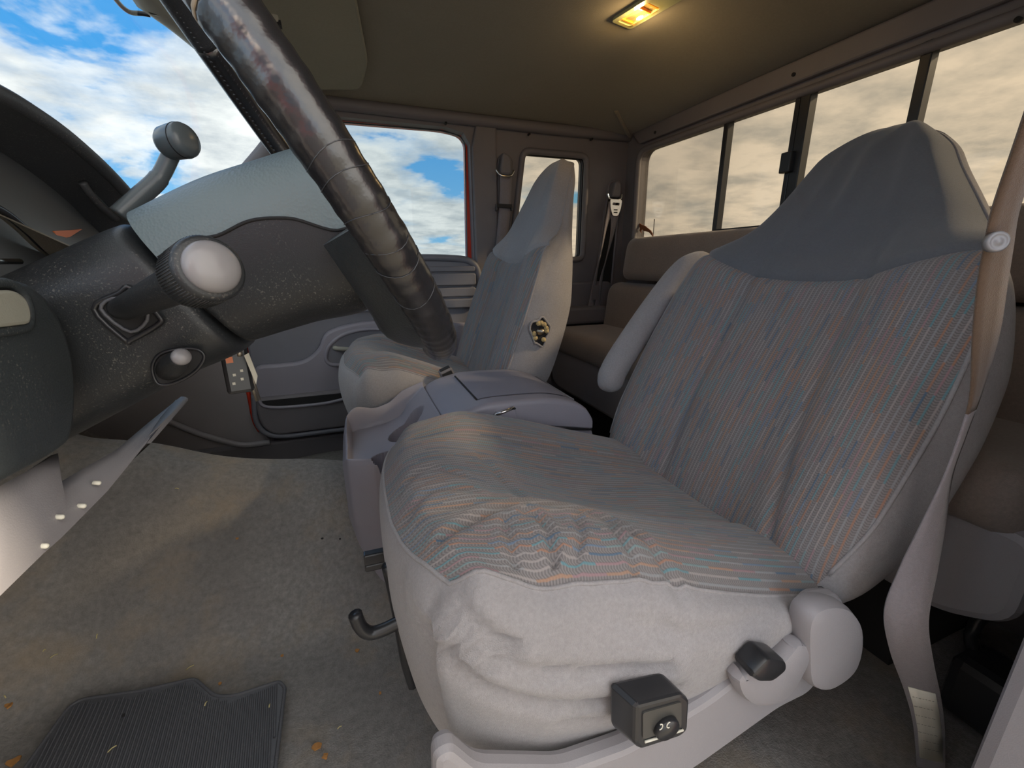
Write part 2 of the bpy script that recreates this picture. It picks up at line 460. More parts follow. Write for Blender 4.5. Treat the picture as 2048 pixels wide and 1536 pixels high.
# ---- headliner
def ceil_z(x, y):
    q = (y-0.89)/0.78
    z = 1.178+0.075*(1-np.clip(abs(q), 0, 1.02)**3.2)
    z -= 0.055*sstep(-x, 0.0, 0.36)
    k = sstep(x, 0.78, 1.11)
    z = z*(1-k)+1.164*k
    return z
def front_x(y): return pch(y, [.04, .10, .5, 1.07, 1.27, 1.45, 1.62, 1.76], [-.15, -.17, -.255, -.275, -.228, -.17, -.09, -.05])
ys = np.linspace(0.12, 1.675, 50)
mb = MB(); mb.add([(x, y, float(ceil_z(x, y))) for k in np.linspace(0, 1, 50) for y in ys for x in (front_x(y)*(1-k)+1.135*k,)], grid_faces(50, 50))
ceiling = structure(mb.build('ceiling', 'headliner'))
mb = MB(); mb.add([(x, y, float(ceil_z(x, y))+0.035) for k in np.linspace(0, 1, 20) for y in np.linspace(.04, 1.75, 20) for x in (front_x(y)*(1-k)+1.2*k,)], grid_faces(20, 20))
structure(mb.build('roof_skin', 'red_paint', ceiling))
mb = MB(); fy_ = np.linspace(.10, 1.66, 30)
mb.add([(front_x(y)-dx_, y, z_) for y in fy_ for dx_, z_ in ((-.004, ceil_z(front_x(y), y)+.002), (.012, 1.150), (.020, 1.125))], grid_faces(30, 3)); structure(mb.build('roof_fascia', 'beige', ceiling))
mb = MB(); pth = [aZ(*p, 1.19) for p in [(1232, 224), (1250, 243), (1268, 268)]]
pth = [(p[0], p[1], ceil_z(p[0], p[1])-0.001) for p in smooth_path(pth, 6)]
tube(mb, pth, 0.0075, 8); tag(mb.build('headliner_fold', 'headliner', ceiling))

# ---- passenger side: upper trim with the two window openings
door_o = [(-0.40, 0.70), (-0.20, 0.98), (-0.05, 1.128), (0.36, 1.131), (0.445, 1.115), (0.447, 0.69), (0.30, 0.70)]
door_hole = rounded(door_o, [.02, .06, .05, .05, .05, .05, .02], 6)
q_hole = rounded([(0.652, 1.084), (0.925, 1.084), (0.922, 0.690), (0.600, 0.690)], 0.03, 6)
outer = [(-1.0, 0.55), (-0.86, 0.62), (-0.36, 1.10), (-0.20, 1.172), (0.40, 1.183), (1.17, 1.185), (1.17, 0.0), (0.452, 0.0), (0.452, 0.55)]
mb = MB(); slabY(mb, outer, YW, YW+0.05, [q_hole, [(0.452, 0.56), (0.4519, 0.555)]][:1]+[])
# the door opening is cut from the outline itself
outer2 = [(0.458, 0.0), (1.17, 0.0), (1.17, 1.20), (0.40, 1.20), (-0.22, 1.19)]+[(-0.245, 1.155), (-0.05, 1.136), (0.36, 1.138), (0.425, 1.125), (0.447, 1.09)]
mb = MB(); slabY(mb, outer2, YW-0.004, YW+0.06, [q_hole])
wall_r = structure(mb.build('wall_right', 'trim', smooth=False))
def lip(name, loop, y, r, parent, mat='trim', flat=1.0):
    mb = MB(); tube(mb, [(p[0], y, p[1]) for p in loop], r, 8, up=(0, 1, 0.01), closed=True)
    return mb.build(name, mat, parent)
lip('window_lip', q_hole, YW-0.006, 0.012, wall_r)
# roof rail
mb = MB()
rail = smooth_path([(-0.26, YW-0.01, 1.168), (-0.02, YW-0.014, 1.170), (0.39, YW-0.014, 1.166), (0.75, YW-0.014, 1.163), (1.12, YW-0.014, 1.166)], 8)
tube(mb, rail, 0.020, 10); structure(mb.build('roof_rail', 'trim', wall_r))
for (px, py) in [(892, 246), (1059, 268), (1184, 278)]:
    p = aY(px, py, YW-0.03); mb = MB(); lathe(mb, p, (0, 1, 0), [(0.0001, -.002), (0.004, -.002), (0.004, 0.012)], 10); mb.build('trim_screw', 'dark', wall_r)
# raised B pillar cover carrying the belt guide, with its long slot
bp = rounded([(0.535, 1.11), (0.625, 1.10), (0.610, 0.62), (0.475, 0.60), (0.475, 1.13)], 0.03, 5)
mb = MB(); slabY(mb, [(0.460, 0.03), (0.452, 1.08), (0.468, 1.15), (0.545, 1.15), (0.545, 0.03)], YW-0.018, YW, []); mb.build('pillar_cover', 'trim', wall_r, smooth=False, bevel=0.006)
slot = rounded([(0.555, 1.06), (0.605, 1.06), (0.598, 0.70), (0.548, 0.70)], 0.025, 6)
mb = MB(); tube(mb, [(p[0], YW-0.004, p[1]) for p in slot], 0.006, 8, up=(0, 1, 0.01), closed=True); mb.build('slot_lip', 'trim', wall_r)
slot2 = rounded([(1.035, 1.0), (1.09, 1.0), (1.07, 0.56), (0.985, 0.56)], 0.025, 6)
mb = MB(); tube(mb, [(p[0], YW-0.004, p[1]) for p in slot2], 0.006, 8, up=(0, 1, 0.01), closed=True); mb.build('slot_lip', 'trim', wall_r)
mb = MB(); slabY(mb, slot2, YW-0.0045, YW-0.003); mb.build('slot_back', 'dark', wall_r, smooth=False)
# lower quarter trim with its moulded arm rest
mb = MB(); slabY(mb, rounded([(0.60, 0.50), (1.02, 0.50), (1.02, 0.43), (0.60, 0.43)], 0.03), YW-0.09, YW); mb.build('arm_rest', 'trim', wall_r, smooth=False, bevel=0.012)
mb = MB(); slabY(mb, rounded([(0.56, 0.60), (1.06, 0.60), (1.06, 0.12), (0.56, 0.12)], 0.03), YW-0.03, YW); mb.build('quarter_panel', 'trim', wall_r, smooth=False, bevel=0.01)

# quarter window
w2 = empty('window_2', kind='structure')
mb = MB(); slabY(mb, rounded([(0.63, 1.10), (0.945, 1.10), (0.945, 0.675), (0.585, 0.675)], 0.03), YW+0.035, YW+0.04); mb.build('pane', 'glass_tint', w2, smooth=False)
lip('seal', q_hole, YW+0.030, 0.010, w2, 'black_smooth')

# ---- cowl side below the dash, left of the door
mb = MB(); slabY(mb, [(-1.0, -0.02), (-0.30, -0.02), (-0.345, 0.10), (-0.372, 0.42), (-0.372, 0.72), (-1.0, 0.72)], YW-0.03, YW+0.04)
structure(mb.build('trim_1', 'kick', smooth=False, bevel=0.01))
mb = MB(); sp = smooth_path([aY(a_, b_, 1.60) for a_, b_ in [(330, 840), (400, 868), (455, 884), (490, 890), (540, 884)]], 6); tube(mb, sp, 0.010, 8)
structure(mb.build('trim_2', 'trim_light'))

mb = MB(); slabY(mb, [(-1.1, -0.12), (0.50, -0.12), (0.50, 0.66), (-1.1, 0.66)], 1.705, 1.73); structure(mb.build('body_side', 'red_paint', wall_r, smooth=False))
# ---- passenger door
door = empty('door_1', kind='structure')
def dY(pts, y=1.6): return xz(pts, y)
panel = rounded([(-0.35, 0.695), (0.36, 0.700), (0.455, 0.690), (0.478, 0.60), (0.478, 0.09), (-0.315, 0.088), (-0.355, 0.14)], [.01, .02, .05, .05, .04, .04, .04], 6)
mb = MB(); slabY(mb, panel, 1.632, 1.70); mb.build('door_panel', 'door_plastic', door, smooth=False, bevel=0.008)
# red painted frame around the glass
fr_out = [(-0.70, 0.66), (-0.20, 1.06), (-0.09, 1.155), (0.37, 1.160), (0.475, 1.10), (0.478, 0.60), (0.448, 0.60), (0.444, 0.70)]
loop_o = rounded([(-0.46, 0.66), (-0.20, 1.02), (-0.07, 1.165), (0.37, 1.168), (0.49, 1.155), (0.50, 0.60)], [.02, .06, .05, .05, .05, .02], 6)
loop_i = rounded([(-0.40, 0.68), (-0.17, 1.00), (-0.05, 1.134), (0.36, 1.139), (0.443, 1.125), (0.435, 0.66)], [.02, .06, .05, .05, .05, .02], 6)
mb = MB(); slabY(mb, loop_o, YW+0.035, YW+0.075, [loop_i]); mb.build('window_frame', 'red_paint', door, smooth=False)
lip('window_seal', loop_i, YW+0.040, 0.004, door, 'black_smooth')
mb = MB(); slabY(mb, loop_i, YW+0.052, YW+0.056); mb.build('pane', 'glass_clear', door, smooth=False)
# sill roll and the ribbed strips under it
mb = MB(); tube(mb, smooth_path([(-0.34, 1.636, 0.692), (0.05, 1.634, 0.697), (0.34, 1.634, 0.697), (0.435, 1.634, 0.680), (0.462, 1.634, 0.625), (0.468, 1.634, 0.52)], 8), 0.013, 10); mb.build('sill_roll', 'door_plastic', door)
for z0, z1, dy in ((0.668, 0.648, .012), (0.642, 0.598, .018), (0.590, 0.556, .012), (0.548, 0.515, .022)):
    mb = MB(); slabY(mb, rounded([(-0.34, z0), (0.445, z0), (0.445, z1), (-0.34, z1)], 0.008, 3), 1.632-dy, 1.634); mb.build('panel_strip', 'door_plastic', door, smooth=False, bevel=0.004)
# lower sweep with the pull recess
sw = dY([(505, 765), (512, 735), (560, 729), (605, 722), (635, 700), (655, 664), (720, 645), (790, 640), (960, 640), (960, 830), (520, 830)], 1.60)
sw = smooth_path([(p[0], 0, p[1]) for p in sw[:8]], 5)
sw = [(p[0], p[2]) for p in sw]+[(0.46, 0.45), (0.46, 0.22), (-0.345, 0.22)]
mb = MB(); slabY(mb, sw, 1.600, 1.634); mb.build('arm_rest', 'console', door, smooth=False, bevel=0.010)
rc = [tuple(aY(a_, b_, 1.60)[[0, 2]]) for a_, b_ in [(652, 712), (660, 690), (690, 668), (740, 658), (790, 665), (800, 700), (770, 728), (680, 730), (658, 726)]]
rc = [(p[0], p[2]) for p in smooth_path([(p[0], 0, p[1]) for p in rc], 5, closed=True)]
mb = MB(); slabY(mb, rc, 1.5985, 1.602); mb.build('pull_recess', 'door_plastic', door, smooth=False)
mb = MB(); tube(mb, [(p[0], 1.598, p[1]) for p in rc], 0.007, 8, up=(0, 1, .01), closed=True); mb.build('recess_rim', 'console', door)
mb = MB(); p0, p1 = aY(674, 697, 1.588), aY(735, 700, 1.588); tube(mb, smooth_path([p0+np.array([0, .02, 0]), p0, p1, p1+np.array([.02, .02, 0])], 6), 0.008, 10); tag(mb.build('door_handle', 'beige', door))
mb = MB(); p = aY(907, 514, 1.645); lathe(mb, p, (0, 0, 1), [(0.006, -.02), (0.005, 0), (0.004, .008), (0.0045, .02), (0.001, .024)], 10); mb.build('lock_knob', 'black_smooth', door)
# map pocket
po = xz([(513, 797), (716, 776), (716, 848), (552, 868), (528, 855), (515, 826)], 1.59)
mb = MB(); slabY(mb, rounded(po, [.012, .005, .005, .03, .03, .03], 5), 1.575, 1.634); mb.build('map_pocket', 'trim', door, smooth=False, bevel=0.008)
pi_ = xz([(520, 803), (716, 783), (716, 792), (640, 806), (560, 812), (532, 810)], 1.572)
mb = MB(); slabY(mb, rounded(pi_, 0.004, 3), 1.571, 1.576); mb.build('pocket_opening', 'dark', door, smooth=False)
mb = MB(); tube(mb, smooth_path([aY(a_, b_, 1.57) for a_, b_ in [(518, 800), (528, 812), (560, 815), (640, 808), (680, 800), (730, 787)]], 6), 0.0055, 8); mb.build('pocket_rim', 'console', door)
mb = MB(); tube(mb, smooth_path([aY(a_, b_, 1.585) for a_, b_ in [(508, 790), (512, 840), (532, 866), (570, 872), (640, 864), (730, 853)]], 6), 0.009, 8); mb.build('lower_rim', 'door_plastic', door)
# red sheet metal edge between cowl and door
mb = MB(); tube(mb, smooth_path([aY(a_, b_, 1.628) for a_, b_ in [(492, 765), (500, 800), (508, 840), (520, 862)]], 5), 0.007, 8); mb.build('painted_edge', 'red_paint', door)

# ---- rear wall with the sliding window
zt, zb = 1.103, 0.762
wy0, wy1 = 0.10, 1.575
r_hole = rounded([(wy1, zt-0.005), (wy1-0.005, zb), (wy0, zb), (wy0, zt-0.03)], [.05, .02, .02, .05], 6)
mb = MB(); slabX(mb, [(1.70, 0.0), (1.70, 1.25), (0.05, 1.25), (0.05, 0.0)], XR+0.012, XR+0.06, [r_hole])
wall_b = structure(mb.build('wall_rear', 'trim', smooth=False))
mb = MB(); tube(mb, [(XR+0.010, p[0], p[1]) for p in r_hole], 0.011, 8, up=(1, 0, 0.01), closed=True); mb.build('window_lip', 'trim', wall_b)
mb = MB(); hd = rounded([(1.62, 1.172), (1.56, 1.118), (0.06, 1.10), (0.06, 1.150)], 0.01, 3)
slabX(mb, hd, XR-0.004, XR+0.014); mb.build('header_trim', 'trim', wall_b, smooth=False, bevel=0.005)
for (px, py) in [(1310, 265), (1587, 149), (2035, 39)]:
    p = aX(px, py, XR-0.006); mb = MB(); lathe(mb, p, (1, 0, 0), [(0.0001, -.002), (0.0045, -.002), (0.0045, 0.006)], 10); mb.build('trim_screw', 'dark', wall_b)
w3 = empty('window_3', kind='structure')
mb = MB(); slabX(mb, rounded([(1.60, 1.13), (1.60, 0.74), (0.08, 0.74), (0.08, 1.13)], 0.03), XR+0.038, XR+0.042)
mb.build('pane', 'glass_tint', w3, smooth=False)
def mull(y, w, x0, x1, name='mullion', mat='black_smooth'):
    mb = MB(); box(mb, ((x0+x1)/2, y, (zt+zb)/2-.008), (x1-x0, w, zt-zb+0.004)); return mb.build(name, mat, w3, smooth=False, bevel=0.002)
yA = aX(1434, 350, XR)[1]; yB = aX(1588, 250, XR)[1]; yC = aX(1835, 150, XR)[1]
mull(yA, 0.017, XR+0.012, XR+0.037); mull(yB-0.012, 0.026, XR+0.010, XR+0.036); mull(yB+0.010, 0.014, XR+0.012, XR+0.036); mull(yC, 0.020, XR+0.012, XR+0.036)
mb = MB(); box(mb, (XR+0.022, (yA+yB)/2, zb+0.008), (0.03, abs(yA-yB), 0.016)); mb.build('slide_track', 'black_smooth', w3, smooth=False, bevel=0.002)
p = aX(1572, 325, XR); mb = MB(); box(mb, (XR+0.004, p[1], p[2]), (0.018, 0.03, 0.05)); mb.build('latch', 'black_smooth', w3, smooth=False, bevel=0.003)
# leaping deer cut-out stuck on the glass
deer_px = [(1273, 436), (1276, 442), (1278, 446), (1284, 450), (1290, 452), (1296, 457), (1301, 461), (1305, 468), (1306, 475), (1302, 469), (1297, 464), (1292, 463), (1287, 462), (1284, 458), (1281, 462), (1283, 466), (1279, 462), (1280, 456), (1277, 450), (1273, 448), (1275, 444)]
dp = [tuple(aX(a_, b_, XR+0.034)[1:]) for a_, b_ in deer_px]
mb = MB(); slabX(mb, dp, XR+0.034, XR+0.037)
tag(mb.build('window_sticker', 'deer', smooth=False), 'brown leaping deer cut-out stuck to the lower corner of the rear window', 'sticker')
mb = MB(); p0, p1 = aX(1309, 438, XR+0.10), aX(1306, 476, XR+0.10); tube(mb, [p0, p1+np.array([0, 0, -.25])], 0.0018, 6)
tag(mb.build('antenna', 'black_smooth'), 'thin dark whip antenna outside the rear window beside the deer sticker', 'antenna')

# ---- driver side: pillar, sill and the panel behind it
mb = MB(); slabY(mb, [(0.475, -0.10), (0.475, 1.19), (0.62, 1.19), (0.62, -0.10)], 0.04, 0.118)
wl = structure(mb.build('wall_left', 'trim_light', smooth=False, bevel=0.012))
mb = MB(); slabY(mb, [(0.60, 0.0), (0.60, 1.19), (1.14, 1.19), (1.14, 0.0)], 0.04, 0.10, [rounded([(0.66, 1.08), (0.96, 1.08), (0.96, 0.74), (0.66, 0.74)], 0.03)])
mb.build('quarter_panel', 'trim', wl, smooth=False)
mb = MB(); slabY(mb, [(0.64, 1.10), (0.98, 1.10), (0.98, 0.72), (0.64, 0.72)], 0.065, 0.069); mb.build('pane', 'glass_tint', wl, smooth=False)
mb = MB(); slabY(mb, [(0.47, -0.2), (0.47, 1.2), (0.66, 1.2), (0.66, -0.2)], -0.01, 0.04); mb.build('painted_pillar', 'red_paint', wl, smooth=False)
mb = MB(); box(mb, (0.05, 1.68, 0.0), (2.2, 0.14, 0.14)); structure(mb.build('trim_7', 'trim', smooth=False, bevel=0.01))
mb = MB(); box(mb, (-0.15, 0.09, -0.02), (1.35, 0.10, 0.05)); structure(mb.build('trim_3', 'trim', smooth=False, bevel=0.01))
# kick panel ahead of the driver's door opening, and the driver's door itself standing wide open
mb = MB(); slabY(mb, [(-1.02, -0.05), (-0.37, -0.05), (-0.37, 0.70), (-1.02, 0.70)], 0.04, 0.11); mb.build('kick_panel', 'kick', wl, smooth=False)
d2 = empty('door_2', kind='structure'); ha = math.radians(68)
def dm(u, z, w=0.0): return (-0.36+u*math.cos(ha)*1.0-w*math.sin(ha), 0.0-u*math.sin(ha)-w*math.cos(ha), z)
dsh = rounded([(0.0, 0.03), (0.0, 0.70), (0.06, 0.72), (0.30, 1.14), (0.80, 1.15), (0.84, 0.70), (0.84, 0.06), (0.78, 0.03)], .03, 4)
dwi = rounded([(0.10, 0.73), (0.32, 1.09), (0.77, 1.10), (0.79, 0.73)], .03, 4)
mb = MB(); slab(mb, dsh, lambda u, z: dm(u, z, 0.0), lambda u, z: dm(u, z, .06), [dwi]); mb.build('door_shell', 'red_paint', d2, smooth=False)
mb = MB(); slab(mb, rounded([(0.02, 0.06), (0.02, 0.69), (0.82, 0.70), (0.82, 0.09)], .04, 4), lambda u, z: dm(u, z, -.045), lambda u, z: dm(u, z, 0.0)); mb.build('door_panel', 'door_plastic', d2, smooth=False, bevel=.01)
mb = MB(); slab(mb, dwi, lambda u, z: dm(u, z, .028), lambda u, z: dm(u, z, .032)); mb.build('pane', 'glass_clear', d2, smooth=False)
# windshield header, far A pillar, glass, near A pillar (outside the frame)
mb = MB(); hp = [(-0.17, 0.10, 1.10), (-0.26, 0.5, 1.13)]+[tuple(aZ(a_, b_, 1.128)+np.array([.030, 0, 0])) for a_, b_ in [(240, -30), (265, 0), (330, 48), (400, 105), (455, 150)]]+[(-0.10, 1.62, 1.13)]
hp = smooth_path(hp, 8)
tube(mb, hp, 0.028, 10, flat=0.6); hdr = structure(mb.build('trim_4', 'beige'))
mb = MB(); ap = smooth_path([(-0.06, 1.64, 1.155), (-0.17, 1.655, 1.06), (-0.240, 1.66, 0.985), (-0.40, 1.67, 0.82), (-0.58, 1.68, 0.64)], 8); tube(mb, ap, 0.030, 10); structure(mb.build('trim_5', 'trim'))
mb = MB(); ap = smooth_path([(-0.20, 0.10, 1.10), (-0.40, 0.08, 0.95), (-0.80, 0.06, 0.66)], 8); tube(mb, ap, 0.032, 10); structure(mb.build('trim_6', 'trim'))
w1 = empty('window_1', kind='structure')
top = smooth_path([(-0.20, 0.10, 1.11), (-0.30, 0.5, 1.145), (-0.33, 0.9, 1.152), (-0.28, 1.25, 1.145), (-0.08, 1.68, 1.14)], 6)
bot = smooth_path([(-0.83, 0.05, 0.64), (-1.0, 0.5, 0.655), (-1.04, 0.9, 0.66), (-0.9, 1.25, 0.655), (-0.60, 1.72, 0.62)], 6)
rows = [[np.asarray(a_)*(1-t)+np.asarray(b_)*t for a_, b_ in zip(top, bot)] for t in np.linspace(0, 1, 10)]
mb = MB(); mb.add(np.vstack([np.array(r_) for r_ in rows]), grid_faces(10, len(top))); mb.build('pane', 'glass_clear', w1)
# firewall
mb = MB(); box(mb, (-1.02, 0.89, 0.33), (0.06, 1.62, 0.66)); structure(mb.build('wall_front', 'dark', smooth=False))

# things seen beyond the windshield
mb = MB(); tube(mb, smooth_path([aZ(a_, b_, 1.135) for a_, b_ in [(228, -6), (245, 14), (262, 25), (284, 27), (300, 30)]], 6), 0.004, 8)
tag(mb.build('mirror_cord', 'black_smooth'), 'thin dark cord looping under the top of the windshield', 'cord')
# ================================================================== seats
def poly_dist(px, py, poly):
    """distance from points to a polyline (2D) and the fade towards its ends"""
    best = np.full(np.shape(px), 1e9); sgn = np.zeros(np.shape(px))
    P = np.asarray(poly, float)
    for a_, b_ in zip(P[:-1], P[1:]):
        d = b_-a_; l2 = d@d
        t = np.clip(((px-a_[0])*d[0]+(py-a_[1])*d[1])/l2, 0, 1)
        dx, dy = px-a_[0]-t*d[0], py-a_[1]-t*d[1]
        q = np.hypot(dx, dy); m = q < best
        best = np.where(m, q, best); sgn = np.where(m, np.sign(d[0]*dy-d[1]*dx), sgn)
    return best, sgn
def split_build(V, UV, faces, region, names, root, sharp=None):
    """one continuous surface cut into its cloth pieces, each a part of its own"""
    out = {}
    for key, (name, mat) in names.items():
        fs = [f for f, r_ in zip(faces, region) if r_ == key]
        if not fs: continue
        idx = sorted({i for f in fs for i in f}); mp = {i: k for k, i in enumerate(idx)}
        mb = MB(); mb.add([V[i] for i in idx], [tuple(mp[i] for i in f) for f in fs], [UV[i] for i in idx])
        out[key] = mb.build(name, mat, root)
    return out

def seat_back(root, x0, z0, yc, rake, folds=False, lean=0.0, hl=1.0, seamn=None):
    ca, sa = math.cos(rake), math.sin(rake)
    nF, nS, nB = 61, 9, 15
    L_ = 0.735
    base = np.concatenate([np.linspace(-0.012, 0.02, 4), np.linspace(0.03, 0.62, 66), 0.62+0.115*np.sin(np.linspace(0.04, 1, 16)*math.pi/2)])
    hwT = ([-.012, .0, .04, .12, .22, .31, .38, .43, .49, .56, .62, .67, .705, .725, .735], [.205, .222, .236, .250, .252, .245, .228, .210, .178, .146, .119, .098, .082, .074, .070])
    thT = ([-.012, .0, .05, .15, .30, .43, .55, .64, .69, .72, .735], [.07, .095, .125, .14, .135, .112, .086, .070, .064, .060, .058])
    nfT = ([-.012, .0, .05, .2, .38, .48, .60, .70, .735], [-.02, -.004, .0, .0, -.002, -.014, -.045, -.070, -.078])
    def sw(v, u):
        if not seamn: return .092+.016*(v/.4)
        return pch(v, [0, .05, .19, .4], [.178, .160, .122, .098]) if u < 0 else pch(v, [0, .19, .4], [.058, .078, .084])
    q = np.linspace(-1, 1, nF); q = np.sign(q)*np.abs(q)**0.92
    V, UV = [], []
    vs_edge = lambda u: 0.398+0.040*np.clip(abs(u)/0.2, 0, 1.15)**2.2
    cols = nF+nS+nB+nS
    for vb in base:
        for j in range(cols):
            hw, th, nf = pch(vb, *hwT), pch(vb, *thT), pch(vb, *nfT)
            if vb > .3: nf *= hl
            if vb > .655:
                fr_ = math.sqrt(max(.004, 1-((vb-.655)/.0803)**2)); nf -= .5*th*(1-fr_); th *= fr_; hw *= .25+.75*fr_
            if j < nF: qq = q[j]
            elif j < nF+nS: qq = 1
            elif j < nF+nS+nB: qq = 1-2*(j-nF-nS+1)/(nB+1)
            else: qq = -1
            u = qq*hw
            v = vb+(vs_edge(u)-0.398)*float(gauss(vb-0.40, 0.11)) if j < nF else vb
            low = 1-sstep(vb, 0.36, 0.52)
            aq = abs(qq)
            bol = (0.026*sstep(aq, 0.30, 0.72))*low+0.006*sstep(aq, .3, .8)*(1-low)
            edge = -0.036*np.clip((aq-0.80)/0.20, 0, 1)**2*(0.55+0.45*(1-low))-0.010*(1-low)*aq**2
            belly = 0.012*math.exp(-((vb-.16)/.16)**2)*(1-aq)
            if j < nF:
                n = nf+bol+edge+belly
                seam = float(gauss(abs(u)-sw(vb, u), 0.0075))*low*float(sstep(vb, -.01, .03))
                n -= 0.008*seam
                n -= 0.007*float(gauss(vb-0.401, 0.006))
                n -= 0.007*float(gauss(vb-0.452, 0.004))*(1-float(sstep(aq, .25, .5)))
                if folds:      # gathers that run down from the crown
                    for (uc, sl, am) in ((-.015, .35, .005), (.03, .55, .004), (-.06, -.2, .0045), (.075, .75, .003), (.0, .1, .003)):
                        n += am*float(gauss(u-uc-sl*(0.70-v)*.35, 0.012))*float(sstep(v, .47, .60))*(1-float(sstep(v, .66, .72)))
                P = (u, n, v)
            elif j < nF+nS:
                k = (j-nF+1)/(nS+1)
                n1, n0 = nf+bol+edge, nf-th
                P = (hw+0.020*math.sin(math.pi*k)**0.8*(0.5+0.5*low)-0.022*k*k, n1+(n0-n1)*k, v)
            elif j < nF+nS+nB:
                n = nf-th-0.014*(1-qq*qq)
                P = (qq*(hw-0.022), n, v)
            else:
                k = 1-(j-nF-nS-nB+1)/(nS+1)
                n1, n0 = nf+bol+edge, nf-th
                P = (-(hw+0.020*math.sin(math.pi*k)**0.8*(0.5+0.5*low)-0.022*k*k), n1+(n0-n1)*k, v)
            u_, n_, v_ = P
            V.append((x0+v_*sa-n_*ca, yc+u_+lean*sstep(v_, .48, .72), z0+v_*ca+n_*sa))
            UV.append((u_+1.0, v_+1.0))
    nr = len(base)
    F = grid_faces(nr, cols, True); reg = []
    for i in range(nr-1):
        for j in range(cols):
            vb = 0.5*(base[i]+base[i+1])
            if j < nF-1:
                u = 0.5*(q[j]+q[j+1])*pch(vb, *hwT)
                if vb > 0.401: reg.append('head')
                else:
                    s = sw(vb, u)
                    reg.append('p')
            elif j < nF+nS: reg.append('sf')
            elif j < nF+nS+nB: reg.append('back')
            else: reg.append('sn')
    F.append(tuple(range((nr-1)*cols, nr*cols))); reg.append('head')
    F.append(tuple(range(cols-1, -1, -1))); reg.append('back')
    parts = split_build(V, UV, F, reg, {
        'p': ('back_panel', 'seat_pattern'),
        'head': ('headrest_cover', 'seat_head_shaded' if folds else 'seat_cloth'), 'sn': ('side_panel', 'seat_cloth'), 'sf': ('side_panel', 'seat_cloth'), 'back': ('rear_panel', 'seat_cloth')}, root)
    # piping along the edge of the front
    for j in (0, nF-1):
        mb = MB(); tube(mb, [V[i*cols+j] for i in range(4, nr-5)], 0.0026, 6); mb.build('piping', 'seat_cloth', root)
    return lambda u, n, v: np.array([x0+v*sa-n*ca, yc+u, z0+v*ca+n*sa])

